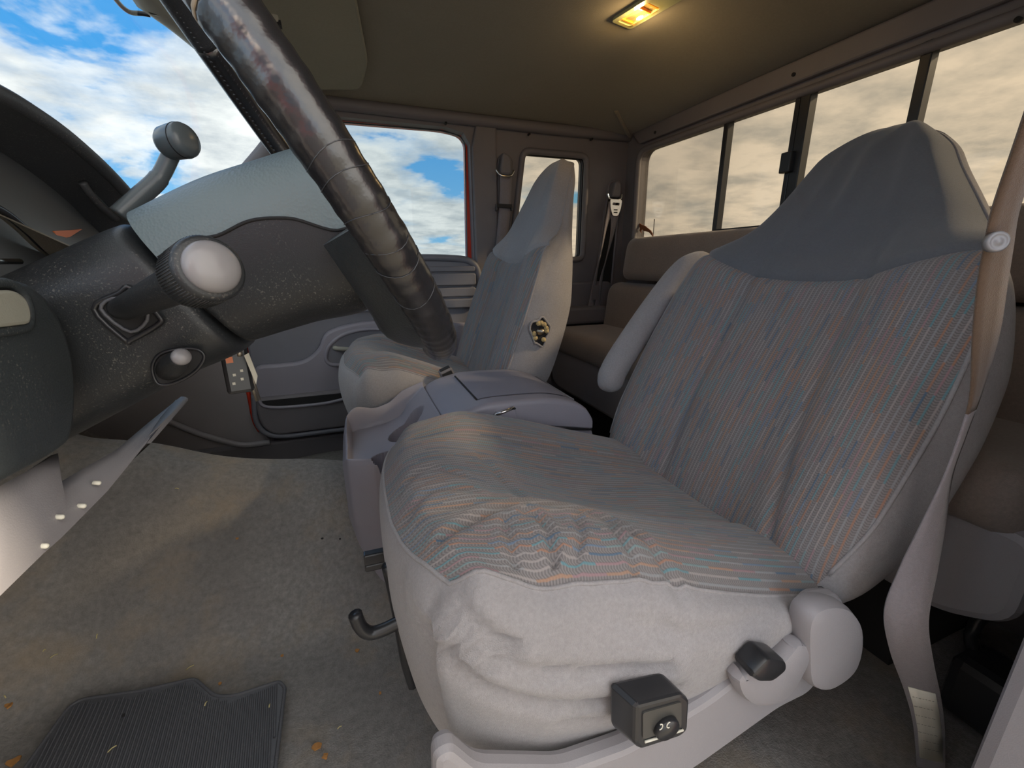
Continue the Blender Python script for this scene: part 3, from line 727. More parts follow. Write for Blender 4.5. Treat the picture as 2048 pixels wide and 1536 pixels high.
def seat_cushion(root, x0, yc, length, zoff, folds=None, creases=None, botT=None, wm=1.0):
    ns, nt, nk = 61, 61, 26
    zT = ([0, .06, .14, .3, .5, .75, 1], [.408, .425, .430, .414, .386, .346, .306])
    hwT = ([0, .05, .12, .3, .6, 1], [.200, .212, .220, .232, .242, .236])
    if botT is None: botT = ([0, .1, .35, .68, .80, .90, 1.0], [.205, .200, .205, .215, .250, .285, .304])
    X = np.zeros((nt, ns)); Yg = np.zeros((nt, ns)); Zg = np.zeros((nt, ns))
    for i, t in enumerate(np.linspace(0, 1, nt)):
        for j, s in enumerate(np.linspace(-1, 1, ns)):
            a_ = abs(s)
            hw = pch(t, *hwT)
            x = x0+t*length+0.040*a_**3*(1-t)**2-0.0*s
            y = yc+s*hw*wm*(1 if s < 0 or not folds else .985)
            z = pch(t, *zT)+zoff
            rl = 1.0 if s > 0 or not folds else 1-.35*(1-float(sstep(t, 0, .35)))
            z += 0.018*sstep(a_, .30, .62)*sstep(t, .12, .3)-0.030*np.clip((a_-.78)/.22, 0, 1)**2*(0.35+.65*sstep(t, .0, .2))*rl
            z -= 0.020*math.exp(-((t-.55)/.25)**2)*math.exp(-(s/.4)**2)
            z -= 0.012*(1-sstep(t, 0, .07))
            for sg in (-1, 1): z -= 0.006*float(gauss(s-sg*(.50-.06*t), .028))*float(sstep(t, .04, .15))
            z += (0.026*max(0, -s)**2*(1-t)**2-.004*s*(1-t)-.020*max(0, -s)**3*math.exp(-((t-.20)/.14)**2)) if folds else 0.0
            X[i, j], Yg[i, j], Zg[i, j] = x, y, z
    if creases:
        for poly, dep, wd in creases:
            pts = [aZ(a_, b_, .405)[:2] for a_, b_ in poly]
            pts = [(p[0], p[1]) for p in smooth_path([(p[0], p[1], 0) for p in pts], 5)]
            d, sg = poly_dist(X, Yg, pts)
            Zg += -dep*gauss(d, wd)+0.55*dep*gauss(d-2.0*wd, 1.3*wd)
    V = [(X[i, j], Yg[i, j], Zg[i, j]) for i in range(nt) for j in range(ns)]
    UV = [(s*0.22+1.0+0.0, t*length+1.0) for t in np.linspace(0, 1, nt) for s in np.linspace(-1, 1, ns)]
    F = grid_faces(nt, ns); reg = []
    for i in range(nt-1):
        for j in range(ns-1):
            s = (j+.5)/(ns-1)*2-1; t = (i+.5)/(nt-1)
            c = .50-.06*t
            reg.append('c')
    split_build(V, UV, F, reg, {'c': ('cushion_panel', 'seat_pattern')}, root)
    # skirt around it
    loop = [(i, 0) for i in range(nt-1, -1, -1)]+[(0, j) for j in range(1, ns)]+[(i, ns-1) for i in range(1, nt)]
    lp = np.array([(X[i, j], Yg[i, j], Zg[i, j]) for i, j in loop])
    tv = np.array([i/(nt-1) for i, j in loop])
    T = np.gradient(lp[:, :2], axis=0)
    for _ in range(6): T[1:-1] = (T[:-2]+2*T[1:-1]+T[2:])/4
    T /= np.linalg.norm(T, axis=1)[:, None]
    nrm = np.stack([T[:, 1], -T[:, 0]], 1)
    if nrm[len(nrm)//2, 0] > 0: nrm = -nrm
    zb = np.array([pch(t, *botT) for t in tv])+ (zoff if not folds else 0)
    front = np.array([1.0 if j not in (0, ns-1) else 0.0 for i, j in loop])
    far = np.array([1.0 if j == ns-1 else 0.0 for i, j in loop])
    rows = []
    for k in np.linspace(0, 1, nk):
        bul = math.sin(math.pi*min(1, k**0.6*0.93))*(0.022-.012*front*(1 if folds else .3)-.016*far*(1 if folds else 0))-0.006*k**3
        xy = lp[:, :2]+nrm*np.asarray(bul)[:, None]
        z = lp[:, 2]*(1-k)+zb*k
        rows.append(np.column_stack([xy, z]))
    R = np.array(rows)
    if folds:
        near = (np.arange(len(loop)) < nt+8).astype(float)
        for poly, dep, wd in folds:
            pts = [aY(a_, b_, yc-.245)[[0, 2]] for a_, b_ in poly]
            pts = [(p[0], p[2]) for p in smooth_path([(p[0], 0, p[1]) for p in pts], 5)]
            d, sg = poly_dist(R[..., 0], R[..., 2], pts)
            dd = (-dep*gauss(d, .75*wd)+0.45*dep*gauss(d-2.1*wd, 1.9*wd))*near[None, :]*sstep(np.linspace(0, 1, nk), 0.0, .12)[:, None]
            R[..., 0] += dd*nrm[None, :, 0]; R[..., 1] += dd*nrm[None, :, 1]
    mb = MB(); m = len(loop)
    mb.add(R.reshape(-1, 3), grid_faces(nk, m)); mb.build('cushion_skirt', 'seat_cloth', root)
    mb = MB(); tube(mb, lp, 0.0022, 6); mb.build('piping', 'seat_cloth', root)
    # underside
    mb = MB(); bot = R[-1]; mb.add(list(bot), [tuple(range(m))]); mb.build('cushion_pan', 'dark', root, smooth=False)

MAT['seat_head_shaded'] = cloth('seat_head_shaded_cloth', (0.128, 0.136, 0.149), 1100.0, 0.5, 0.10)  # driver's headrest only: slate cloth with some of its shade in the colour

# ---- driver's seat
dseat = empty('bucket_seat', 'large grey striped cloth bucket seat in the foreground with worn wrinkled cushion', 'seat', 'front bucket seats')
DY = 0.503
folds_px = [([(868, 1172), (890, 1210), (925, 1248), (973, 1282), (1030, 1300)], .011, .0075), ([(905, 1290), (950, 1318), (1014, 1333), (1097, 1336), (1200, 1320), (1310, 1300)], .009, .0065),
            ([(900, 1345), (945, 1376), (1010, 1396), (1097, 1404), (1200, 1388), (1330, 1350)], .009, .007), ([(1120, 1440), (1200, 1425), (1270, 1402)], .006, .006),
            ([(1125, 1168), (1118, 1215)], .006, .005), ([(1300, 1175), (1310, 1230), (1330, 1270)], .004, .009), ([(1190, 1210), (1300, 1240), (1420, 1235), (1510, 1215)], .004, .010)]
creases_px = [([(1051, 1078), (1089, 1111), (1107, 1157)], 0.0075, .004), ([(890, 1132), (973, 1082), (1055, 1057), (1180, 1053), (1262, 1086)], 0.0063, .006),
              ([(1188, 1066), (1242, 1107), (1267, 1136)], 0.0063, .004), ([(964, 920), (1010, 970), (1051, 1016)], 0.0037, .006), ([(1010, 1100), (1030, 1170)], 0.0050, .004),
              ([(1150, 1075), (1160, 1120), (1140, 1160)], 0.0050, .004), ([(1262, 1075), (1330, 1120), (1400, 1160)], 0.0050, .005), ([(800, 1000), (860, 970), (930, 985)], 0.0037, .006),
              ([(815, 1060), (870, 1020), (950, 1020)], 0.0037, .006)]
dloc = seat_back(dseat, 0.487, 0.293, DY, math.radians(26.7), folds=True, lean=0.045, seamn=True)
seat_cushion(dseat, 0.013, DY, 0.480, 0.0, folds_px, creases_px)
# steel frame and slide rails underneath
mb = MB()
for yy in (DY-.17, DY+.17):
    box(mb, (0.27, yy, 0.035), (0.46, 0.035, 0.03)); box(mb, (0.25, yy, 0.062), (0.40, 0.026, 0.026))
box(mb, (0.26, DY, 0.155), (0.36, 0.36, 0.16))
mb.build('seat_frame', 'black_smooth', dseat, smooth=False, bevel=0.004)
mb = MB(); slabY(mb, rounded(xz([(1605, 1215), (1640, 1200), (1630, 1235), (1560, 1330), (1530, 1350), (1535, 1310)], DY-.235), .006, 3), DY-.235, DY-.215); mb.build('recliner_bracket', 'rust', dseat, smooth=False)
# outer side trim
def YY(px, y): return rounded(xz(px, y), .012, 5)
def YS(px, y): return [(p[0], p[2]) for p in smooth_path([aY(a_, b_, y) for a_, b_ in px], 4, closed=True)]
ty = DY-.262
mb = MB(); slabY(mb, YY([(868, 1520), (905, 1500), (960, 1545), (1130, 1545), (1260, 1498), (1420, 1402), (1500, 1340), (1560, 1300), (1640, 1200), (1690, 1195), (1700, 1280), (1620, 1390), (1560, 1420), (1400, 1535), (1300, 1600), (870, 1640)], ty), ty, ty+.022)
mb.build('side_trim', 'trim_light', dseat, smooth=False, bevel=0.007)
mb = MB(); rc_c = aY(1664, 1290, ty-.008)
slabY(mb, YS([(1610, 1240), (1640, 1208), (1690, 1210), (1718, 1250), (1715, 1310), (1690, 1350), (1650, 1375), (1615, 1365), (1608, 1310)], ty-.012), ty-.020, ty+.01)
mb.build('recliner_cover', 'trim_light', dseat, sharp=.75, bevel=0.010)
mb = MB(); slabY(mb, YS([(1484, 1350), (1560, 1330), (1600, 1290), (1625, 1300), (1615, 1340), (1575, 1400), (1520, 1416), (1484, 1392)], ty-.014), ty-.016, ty+.006)
mb.build('recliner_housing', 'trim_light', dseat, sharp=.75, bevel=0.008)
mb = MB(); lv = [aY(a_, b_, ty-.018) for a_, b_ in [(1486, 1336), (1520, 1300), (1556, 1306), (1558, 1325), (1530, 1348), (1500, 1348)]]
slabY(mb, rounded([(p[0], p[2]) for p in lv], .006, 4), ty-.028, ty-.004); mb.build('recliner_lever', 'black_smooth', dseat, sharp=.75, bevel=0.004)
# lumbar switch box on the skirt
MAT['switch_face'] = plastic('switch_face', (0.055, 0.054, 0.05), .35, gs=0)
sy = 0.216
so = xz([(1272, 1412), (1366, 1388), (1380, 1400), (1376, 1462), (1362, 1474), (1282, 1500), (1270, 1488)], sy)
mb = MB(); slab(mb, rounded(so, .004, 3), lambda x, z: (x, sy, z), lambda x, z: (x+(x-.196)*.1-.008, sy+.026, z+(z-.33)*.10)); sw_b = mb.build('lumbar_switch', 'black_smooth', dseat, smooth=False, bevel=0.003)
mb = MB(); si = xz([(1285, 1425), (1362, 1403), (1362, 1452), (1285, 1478)], sy-.0006); slabY(mb, rounded(si, .003, 3), sy-.0012, sy); mb.build('switch_plate', 'switch_face', sw_b, smooth=False)
pc = aY(1328, 1448, sy); mb = MB(); lathe(mb, pc, (0, -1, 0), [(0.0105, 0), (0.0105, .005), (0.0095, .007), (0.0001, .0075)], 20, sx=1.15); mb.build('rocker', 'black_smooth', sw_b)
for (px, flip) in ((1321, 1), (1338, -1)):
    c_ = aY(px, 1454 if flip > 0 else 1450, sy-.008); mb = MB()
    tube(mb, [(c_[0]+flip*.0022*math.cos(q_), c_[1], c_[2]+.0030*math.sin(q_)) for q_ in np.linspace(-1.9, 1.9, 12)], 0.0005, 5); mb.build('switch_mark', 'paper', sw_b)
mb = MB(); tube(mb, [aY(1290, 1484, sy-.001), aY(1366, 1460, sy-.001)], 0.0011, 6); mb.build('scuff', 'paper', sw_b)
# folded inner arm rest
arm = [(1200, 772), (1203, 740), (1232, 690), (1290, 606), (1342, 540), (1372, 520), (1400, 522)]
mb = MB(); ap = smooth_path([aY(a_, b_, DY+.285)+np.array([.028, 0, -.012]) for a_, b_ in arm], 6)
npt = len(ap); rr = [0.030*min(1, .45+.55*math.sin(min(1, (i+.6)/5)*math.pi/2))*min(1, .6+.4*(npt-i)/5) for i in range(npt)]
tube(mb, ap, rr, 14); mb.build('arm_rest', 'seat_cloth', dseat)
mb = MB(); p = aY(1228, 918, DY+.24); lathe(mb, p, (0, 1, 0), [(0.02, -.02), (0.022, 0), (0.018, .02)], 14); mb.build('hinge', 'steel', dseat)
# seat position levers that stick out under the front
mb = MB(); p0, p1 = aY(727, 1112, .50), aY(800, 1108, .50); box(mb, (p0+p1)/2, (p1[0]-p0[0], .012, .016)); box(mb, (p0+p1)/2+np.array([0, 0, -.012]), (p1[0]-p0[0], .012, .010))
mb.build('tilt_lever', 'black_smooth', dseat, smooth=False, bevel=.002)
mb = MB(); tube(mb, smooth_path([aY(a_, b_, .42) for a_, b_ in [(710, 1228), (722, 1255), (742, 1266), (770, 1258), (808, 1240), (860, 1225)]], 6), 0.0075, 10); tag(mb.build('slide_lever', 'black_smooth', dseat))
mb = MB(); tube(mb, [aY(800, 1238, .42), aY(818, 1231, .42)], 0.0085, 8); mb.build('lever_joint', 'rust', dseat)
mb = MB(); tube(mb, smooth_path([aY(a_, b_, .44) for a_, b_ in [(775, 1130), (795, 1220), (812, 1320), (826, 1370)]], 4), 0.007, 8); mb.build('seat_leg', 'black_smooth', dseat)

# ---- passenger seat
pseat = empty('bucket_seat', 'farther grey cloth bucket seat beyond the console, its side torn open at a bolt', 'seat', 'front bucket seats')
PY = 1.287
ploc = seat_back(pseat, 0.335, 0.300, PY, math.radians(19.5), hl=0.30)
seat_cushion(pseat, -0.045, PY, 0.40, 0.022, wm=.965, botT=([0, 1], [.235, .25]))
mb = MB()
for yy in (PY-.17, PY+.17): box(mb, (0.16, yy, 0.05), (0.40, 0.035, 0.09))
box(mb, (0.16, PY, 0.17), (0.34, 0.36, 0.15)); mb.build('seat_frame', 'dark', pseat, smooth=False, bevel=0.004)
# torn cloth around the bare arm rest pivot
c_ = aY(1080, 664, PY-.272)
mb = MB(); rim = [c_+np.array([.026*math.cos(q_)*(1+.22*math.sin(3*q_)), -.001, .036*math.sin(q_)*(1+.15*math.cos(5*q_))]) for q_ in np.linspace(0, 2*math.pi, 26, endpoint=False)]
tube(mb, rim, 0.0028, 6, up=(0, 1, .01), closed=True); mb.build('torn_edge', 'seat_cloth', pseat)
mb = MB(); mb.add([r_+np.array([0, .003, 0]) for r_ in rim], [tuple(range(26))]); mb.build('torn_hole', 'dark', pseat, smooth=False)
mb = MB(); lathe(mb, c_+np.array([0, .01, 0]), (0, -1, .15), [(0.010, 0), (0.010, .012), (0.006, .014), (0.006, .026), (0.0005, .027)], 8)
mb.build('pivot_bolt', 'steel', pseat)
mb = MB(); rng = random.Random(3)
for k in range(9):
    q_ = rng.uniform(0, 6.28); p = c_+np.array([.018*math.cos(q_), -.002, .024*math.sin(q_)]); lathe(mb, p, (rng.uniform(-.5, .5), -1, rng.uniform(-.5, .5)), [(0.006, -.003), (0.007, .002), (0.003, .006)], 7)
mb.build('foam_tuft', 'foam', pseat); 

# ---- rear bench
bench = empty('rear_bench', 'dim grey cloth rear bench seat under the back window', 'bench seat')
def pillow(name, x0, x1, y0, y1, z0, z1, r, mat, lean=0.0, ribs=0, n=40):
    """upholstered block: rounded cross-section swept across the cab"""
    prof = rounded([(x0, z0), (x1, z0), (x1+lean, z1), (x0+lean, z1)], r, 6)
    rings = []
    for s in np.linspace(0, 1, n):
        y = y0+(y1-y0)*s
        e_ = min(s, 1-s)*(y1-y0); k = 1-0.5*max(0, 1-e_/0.03)**2
        cxm = np.mean([p[0] for p in prof]); czm = np.mean([p[1] for p in prof])
        d = 0.004*abs(math.sin(ribs*math.pi*s)) if ribs else 0
        rings.append([(cxm+(p[0]-cxm)*(k+d*6 if p[0] < cxm else k), y, czm+(p[1]-czm)*(0.5+0.5*k)) for p in prof])
    mb = MB(); loft(mb, rings); return mb.build(name, mat, bench)
pillow('upper_backrest', 0.975, 1.075, 0.14, 1.475, 0.612, 0.768, 0.045, 'bench_cloth', 0.02)
pillow('backrest', 0.955, 1.06, 0.14, 0.93, 0.33, 0.605, 0.05, 'bench_cloth', 0.03, ribs=20, n=121)
pillow('backrest', 0.955, 1.06, 0.94, 1.56, 0.33, 0.600, 0.05, 'bench_cloth', 0.03, ribs=4, n=81)
pillow('seat_cushion', 0.725, 1.02, 0.20, 0.90, 0.335, 0.432, 0.045, 'bench_cloth')
pillow('seat_cushion', 0.725, 1.02, 0.91, 1.56, 0.335, 0.432, 0.045, 'bench_cloth')
mb = MB(); slabX(mb, rounded([(0.19, 0.355), (1.56, 0.355), (1.56, 0.21), (1.50, 0.19), (0.26, 0.19), (0.19, 0.23)], .03), 0.742, 0.775); mb.build('base_panel', 'trim_light', bench, smooth=False, bevel=.012)
mb = MB(); box(mb, (0.93, 0.92, 0.10), (0.24, 1.20, 0.20)); mb.build('base', 'dark', bench, smooth=False)
# ================================================================== centre console
con = empty('centre_console', 'grey lavender plastic centre console with cup holders between the two front seats', 'console')
cy0, cy1 = 0.755, 1.022
def prof_loft(mb, prof_fn, xs, n=8):
    """cross-sections across the cab for a list of x; prof_fn(x) -> (zbottom, ztop, y0, y1, radius)"""
    rings = []
    for x in xs:
        zb_, zt_, a_, b_, r_ = prof_fn(x)
        rings.append([(x, p[0], p[1]) for p in rounded([(a_, zb_), (a_, zt_), (b_, zt_), (b_, zb_)], [.004, r_, r_, .004], 6)])
    return loft(mb, rings)
def cbody(x):
    top = pch(x, [-.052, -.045, -.03, 0.0, .06, .10, .13, .16, .44, .462], [.20, .235, .25, .25, .25, .25, .26, .363, .336, .328])
    ins = pch(x, [-.052, -.04, 0.0, .08, .46], [.060, .030, .012, 0, 0])
    return (pch(x, [-.052, -.03, 0.0, .05], [.185, .12, .055, .015]), top, cy0+ins+(.003 if x < .135 else 0), cy1-ins-(.003 if x < .135 else 0), 0.02 if x > .135 else .004)
mb = MB(); prof_loft(mb, cbody, list(np.linspace(-.052, 0.0, 9))+list(np.linspace(0.01, .462, 30))); mb.build('body', 'console', con, sharp=1.0)
# moulded tray with two cup wells in front of the lid
cups = [(aZ(778, 902, .330)[0], aZ(778, 902, .330)[1]), (aZ(812, 846, .345)[0], aZ(812, 846, .345)[1])]
def tray_z(x, y, a_, b_):
    rim = pch(x, [-.052, -.040, -.02, .02, .05, .09, .135], [.322, .350, .362, .352, .358, .386, .402])
    rim_n = pch(x, [-.052, -.040, -.02, .02, .05, .09, .135], [.318, .326, .328, .330, .342, .372, .402])
    kn = float(sstep((y-a_)/(b_-a_), .30, .55)); rim = rim_n*(1-kn)+rim*kn
    deck = pch(x, [-.05, .03, .075, .10, .135], [.310, .312, .326, .358, .392])
    e_ = min(y-a_, b_-y, (x+.052)*1.1)
    w = 1-float(sstep(e_, .010, .022))
    z = deck+(rim-deck)*w-.010*(1-float(sstep(e_, 0, .008)))
    for k, (cx_, cy_) in enumerate(cups):
        d = math.hypot(x-cx_, (y-cy_))
        z -= (z-.275)*(1-float(sstep(d, .0345, .0395)))
    return z
rows = []
txs = np.linspace(-.052, .137, 90)
for x in txs:
    ins = pch(x, [-.052, -.04, 0.0, .08, .46], [.060, .030, .012, 0, 0]); a_, b_ = cy0+ins, cy1-ins
    ys_ = np.linspace(a_, b_, 100)
    rows.append([(x, a_, .19)]+[(x, y, tray_z(x, y, a_, b_)) for y in ys_]+[(x, b_, .19)])
mb = MB(); nc_ = len(rows[0]); rows.insert(0, [(p[0], p[1], min(p[2], .19)) for p in rows[0]])
mb.add(np.vstack([np.array(r_) for r_ in rows]), grid_faces(len(rows), nc_)); mb.build('cup_tray', 'console', con, sharp=.9)
for cx_, cy_ in cups:
    mb = MB(); lathe(mb, (cx_, cy_, .2755), (0, 0, 1), [(.0001, 0), (.026, 0), (.027, .0015), (.0001, .0018)], 28); mb.build('cup_liner', 'dark', con)
# lid
def clid(x):
    top = pch(x, [.126, .136, .17, .24, .34, .41, .443, .458], [.374, .384, .404, .417, .414, .399, .380, .358])
    bot = pch(x, [.126, .30, .458], [.366, .359, .332])
    return (bot, max(top, bot+.012), cy0-.004, cy1+.004, 0.013)
lidm = MB(); prof_loft(lidm, clid, list(np.linspace(.126, .17, 8))+list(np.linspace(.18, .40, 18))+list(np.linspace(.41, .458, 8)))
lid = lidm.build('lid', 'console', con, sharp=1.0)
def ct(x): return clid(x)[1]
mb = MB(); rows = [[(x, y, ct(x)+.0016) for y in np.linspace(cy0+.035, cy1-.035, 6)] for x in np.linspace(.212, .415, 14)]
mb.add(np.vstack([np.array(r_) for r_ in rows]), grid_faces(14, 6)); mb.build('lid_panel', 'lid_inset', lid) if False else None
MAT['lid_inset'] = plastic('lid_inset', (0.22, 0.215, 0.26), 0.62, grain=500, gs=.3)
mb.build('lid_panel', 'lid_inset', lid)
mb = MB(); tube(mb, smooth_path([(.212, cy0+.035, ct(.212)+.001), (.212, .89, ct(.212)+.001), (.212, cy1-.035, ct(.212)+.001)], 3), 0.002, 6); mb.build('lid_groove', 'dark', lid)
mb = MB(); slabY(mb, rounded([(.235, .40), (.278, .405), (.286, .362), (.255, .352)], .006, 3), cy0-.012, cy0-.002); la = mb.build('latch', 'console', con, smooth=False, bevel=.003)
mb = MB(); tube(mb, [(.235, cy0-.010, .394), (.276, cy0-.010, .405)], .0035, 8); mb.build('latch_edge', 'chrome', la)
for xx, zz in ((.238, .3945), (.275, .4045)):
    mb = MB(); lathe(mb, (xx, cy0-.013, zz), (0, -1, 0), [(.0022, 0), (.0022, .002)], 8); mb.build('screw', 'dark', la)
mb = MB(); tube(mb, [(.126, cy0-.0045, .365), (.30, cy0-.0045, .3575), (.456, cy0-.0045, .3305)], .0022, 6); mb.build('lid_gap', 'dark', con)
mb = MB(); tube(mb, [(.428, cy0+.03, ct(.428)+.0005), (.428, cy1-.03, ct(.428)+.0005)], .0022, 6); mb.build('lid_groove', 'trim', lid)

# passenger buckle on its stalk
bk = empty('seat_belt_buckle', 'dark seat belt buckle standing between the console and the passenger seat', 'buckle')
mb = MB(); b0 = aY(897, 755, 1.036); ax = np.array([-.35, -.1, .9])
R = frame_mat(ax, (0, 1, 0)); box(mb, b0, (.034, .022, .052), R); hb = mb.build('housing', 'trim', bk, smooth=False, bevel=.004)
mb = MB(); box(mb, b0+R @ np.array([0, 0, .0265]), (.026, .015, .002), R); mb.build('slot', 'dark', bk, smooth=False)
mb = MB(); tube(mb, [b0-R[:, 2]*.02, (b0[0]+.03, 1.028, .22)], .009, 8, flat=.5); mb.build('stalk', 'webbing_grey', bk)
mb = MB(); box(mb, b0+R @ np.array([0, -.0115, .002]), (.026, .002, .036), R); mb.build('release_button', 'dark', bk, smooth=False, bevel=.001)
mb = MB(); box(mb, b0+R @ np.array([.001, -.013, -.004]), (.013, .002, .012), R); mb.build('label', 'paper', bk, smooth=False)

# ================================================================== steering wheel
TW = 0.562
MAT['spoke_skin'] = plastic('spoke_skin', (0.028, 0.034, 0.038), .34, grain=460, gs=.3, dust=.1)
AX = np.array([math.cos(TW), 0, math.sin(TW)]); UU = np.array([-math.sin(TW), 0, math.cos(TW)]); VV = np.array([0, 1.0, 0]); WC = np.array([-0.022, 0.49, 0.756]); WR = 0.198
RC = np.array([-0.0265, 0.473, 0.762]); RV = VV*math.cos(-.028)+AX*math.sin(-.028)
def ring(q, r=WR, s=0.0): return RC+r*(math.cos(q)*RV+math.sin(q)*UU)+s*AX
def rim_tube(mb, q0, q1, rfun, n=60, seg=16):
    path = [ring(q) for q in np.linspace(q0, q1, n)]
    return tube(mb, path, [rfun(k) for k in np.linspace(0, 1, n)], seg, up=tuple(AX))
wheel = empty('steering_wheel', 'worn black leather steering wheel seen edge-on from the driver side', 'steering wheel')
rng = random.Random(11)
# near half with the worn leather wrap; q = pi is the nearest point
sm = 2.93
mb = MB(); rim_tube(mb, sm, 0.5, lambda k: .0168+.0004*math.sin(30*k), 60); mb.build('rim', 'rim_skin', wheel) if False else None
MAT['rim_skin'] = plastic('rim_skin', (0.035, 0.038, 0.044), 0.30, grain=480, gs=.35, dust=.2, spec=.7)
mb = MB(); rim_tube(mb, 0.95, sm, lambda k: .0134+.0018*float(sstep(k, 0, .5)), 70); mb.build('rim', 'rim_skin', wheel)
mb = MB(); rim_tube(mb, sm+.006, 4.62, lambda k: .0156+.0002*math.sin(k*70)+.0002*math.sin(k*173), 130, 18); mb.build('grip', 'leather', wheel)
mb = MB(); rim_tube(mb, 4.635, 2*math.pi+.95, lambda k: .0134, 70); mb.build('rim', 'leather', wheel)
def collar(q, r): mb = MB(); rim_tube(mb, q-.006, q+.006, lambda k: r, 4, 18); return mb
collar(4.62, .0158).build('collar', 'trim', wheel)
MAT['gold'] = plastic('worn_edge', (0.30, 0.24, 0.16), .5, gs=0)
collar(sm+.003, .0159).build('collar', 'gold', wheel)
for q in (3.30, 3.36, 3.47, 3.58, 3.66, 3.80):
    mb = MB(); path = [ring(q)+(.0157)*(math.cos(w)*(math.cos(q)*VV+math.sin(q)*UU)+math.sin(w)*AX)+0.006*math.sin(w*2+q*9)*(-math.sin(q)*VV+math.cos(q)*UU)*.4 for w in np.linspace(0, 2*math.pi, 22)]
    tube(mb, path, .0003, 5); mb.build('wrap_crease', 'rim_skin', wheel)
# laced seam along the inside of the far half
mb = MB()
for k, q in enumerate(np.linspace(-.55, 1.15, 66)):
    rd = lambda w: ring(q+.010*w, WR)+.0138*(-.80*(math.cos(q)*VV+math.sin(q)*UU)+.60*AX*(0.2+.5*w))
    tube(mb, [rd(-.9), rd(0)*1.0-.0012*(math.cos(q)*VV+math.sin(q)*UU), rd(.9)], .0011, 5)
    rd2 = lambda w: ring(q-.010*w+.008, WR)+.0138*(-.80*(math.cos(q)*VV+math.sin(q)*UU)+.60*AX*(-.5+.5*w))
    tube(mb, [rd2(-.9), rd2(.9)], .0009, 5)
tag(mb.build('lacing', 'rim_skin', wheel), kind='stuff')
# hub: two-tone cover behind the air bag, cut along its wavy seam
def hub_sec(s):
    ub = pch(s, [-.140, -.085, -.03, 0.01, .04], [-.086, -.103, -.122, -.115, -.085])
    ut = pch(s, [-.140, -.085, -.03, 0.01, .04], [.050, .045, .034, .024, .004])
    hy = pch(s, [-.140, -.085, -.03, 0.01, .04], [.064, .072, .078, .080, .056])
    return ub, ut, hy
def hseam(s): return pch(s, [-.14, -.115, -.09, -.07, -.04, -.012, .04], [.004, .003, -.006, -.008, -.022, -.050, -.060])
ss = np.linspace(-.140, .04, 46); V = []; UVh = []; nT, nBt = 16, 20
for s in ss:
    ub, ut, hy = hub_sec(s); m_, h_ = (ub+ut)/2, (ut-ub)/2; p = 2/3.2
    k = np.clip((hseam(s)-m_)/h_, -.98, .98); qs_ = math.asin(math.copysign(abs(k)**(1/p), k))
    half = list(np.linspace(math.pi/2, qs_, nT))+list(np.linspace(qs_, -math.pi/2, nBt))[1:]
    for q, sg in [(q, -1) for q in half]+[(q, 1) for q in half[-2:0:-1]]:
        c_, s_ = max(0, math.cos(q)), math.sin(q)
        V.append(WC+s*AX+(m_+h_*math.copysign(abs(s_)**p, s_))*UU+sg*hy*c_**p*VV); UVh.append((s, q))
ncol = 2*(nT+nBt-1)-2
F = grid_faces(len(ss), ncol, True); reg = []
for f in range(len(F)):
    jj = f % ncol; reg.append('t' if (jj < nT-1 or jj >= ncol-(nT-1)) else 'b')
F.append(tuple(range((len(ss)-1)*ncol, len(ss)*ncol))); reg.append('b')
F.append(tuple(range(ncol-1, -1, -1))); reg.append('b')
split_build(V, UVh, F, reg, {'t': ('hub_upper_cover', 'hub_grain'), 'b': ('hub_lower_cover', 'black_plastic')}, wheel)
for sg in (-1, 1):
    mb = MB(); pts = []
    for s in np.linspace(-.139, -.004, 30):
        ub, ut, hy = hub_sec(s); u = hseam(s); m_ = (ub+ut)/2; k = min(1, abs(u-m_)/((ut-ub)/2)); y = hy*(1-k**3.2)**(1/3.2)
        pts.append(WC+s*AX+u*UU+sg*(y+.0004)*VV)
    tube(mb, pts, .0013, 6); mb.build('hub_seam', 'dark', wheel)
# wide lower spokes: plates from the end of the hub out to the rim
for sg in (1, -1):
    inner = [WC+s_*AX+u_*UU-sg*y_*VV for s_, u_, y_ in ((-.012, -.052, .0795), (-.014, -.070, .079), (-.016, -.090, .075), (-.018, -.106, .066), (-.022, -.122, .045), (-.024, -.124, .012))]
    qs = [3.50, 3.62, 3.83, 4.08, 4.37, 4.66]
    outer = [ring(q if sg > 0 else 3*math.pi-q, WR-.004, -.006) for q in qs]
    ni, nj = 7, 26
    inn = np.array(smooth_path(inner, 5)); out_ = np.array(smooth_path(outer, 5))
    rows_t, rows_b = [], []
    for k in np.linspace(0, 1, ni):
        row = inn*(1-k)+out_*k+AX*(-.014*math.sin(math.pi*k))
        rows_t.append(row-AX*.010*(1-.3*k)); rows_b.append(row+AX*.010)
    mb = MB(); n_ = len(inn)
    rings = [np.vstack([r_ for r_ in (np.array([rt[i] for rt in rows_t]), np.array([rb[i] for rb in rows_b])[::-1])]) for i in range(n_)]
    loft(mb, rings); mb.build('spoke', 'spoke_skin', wheel, sharp=.9)

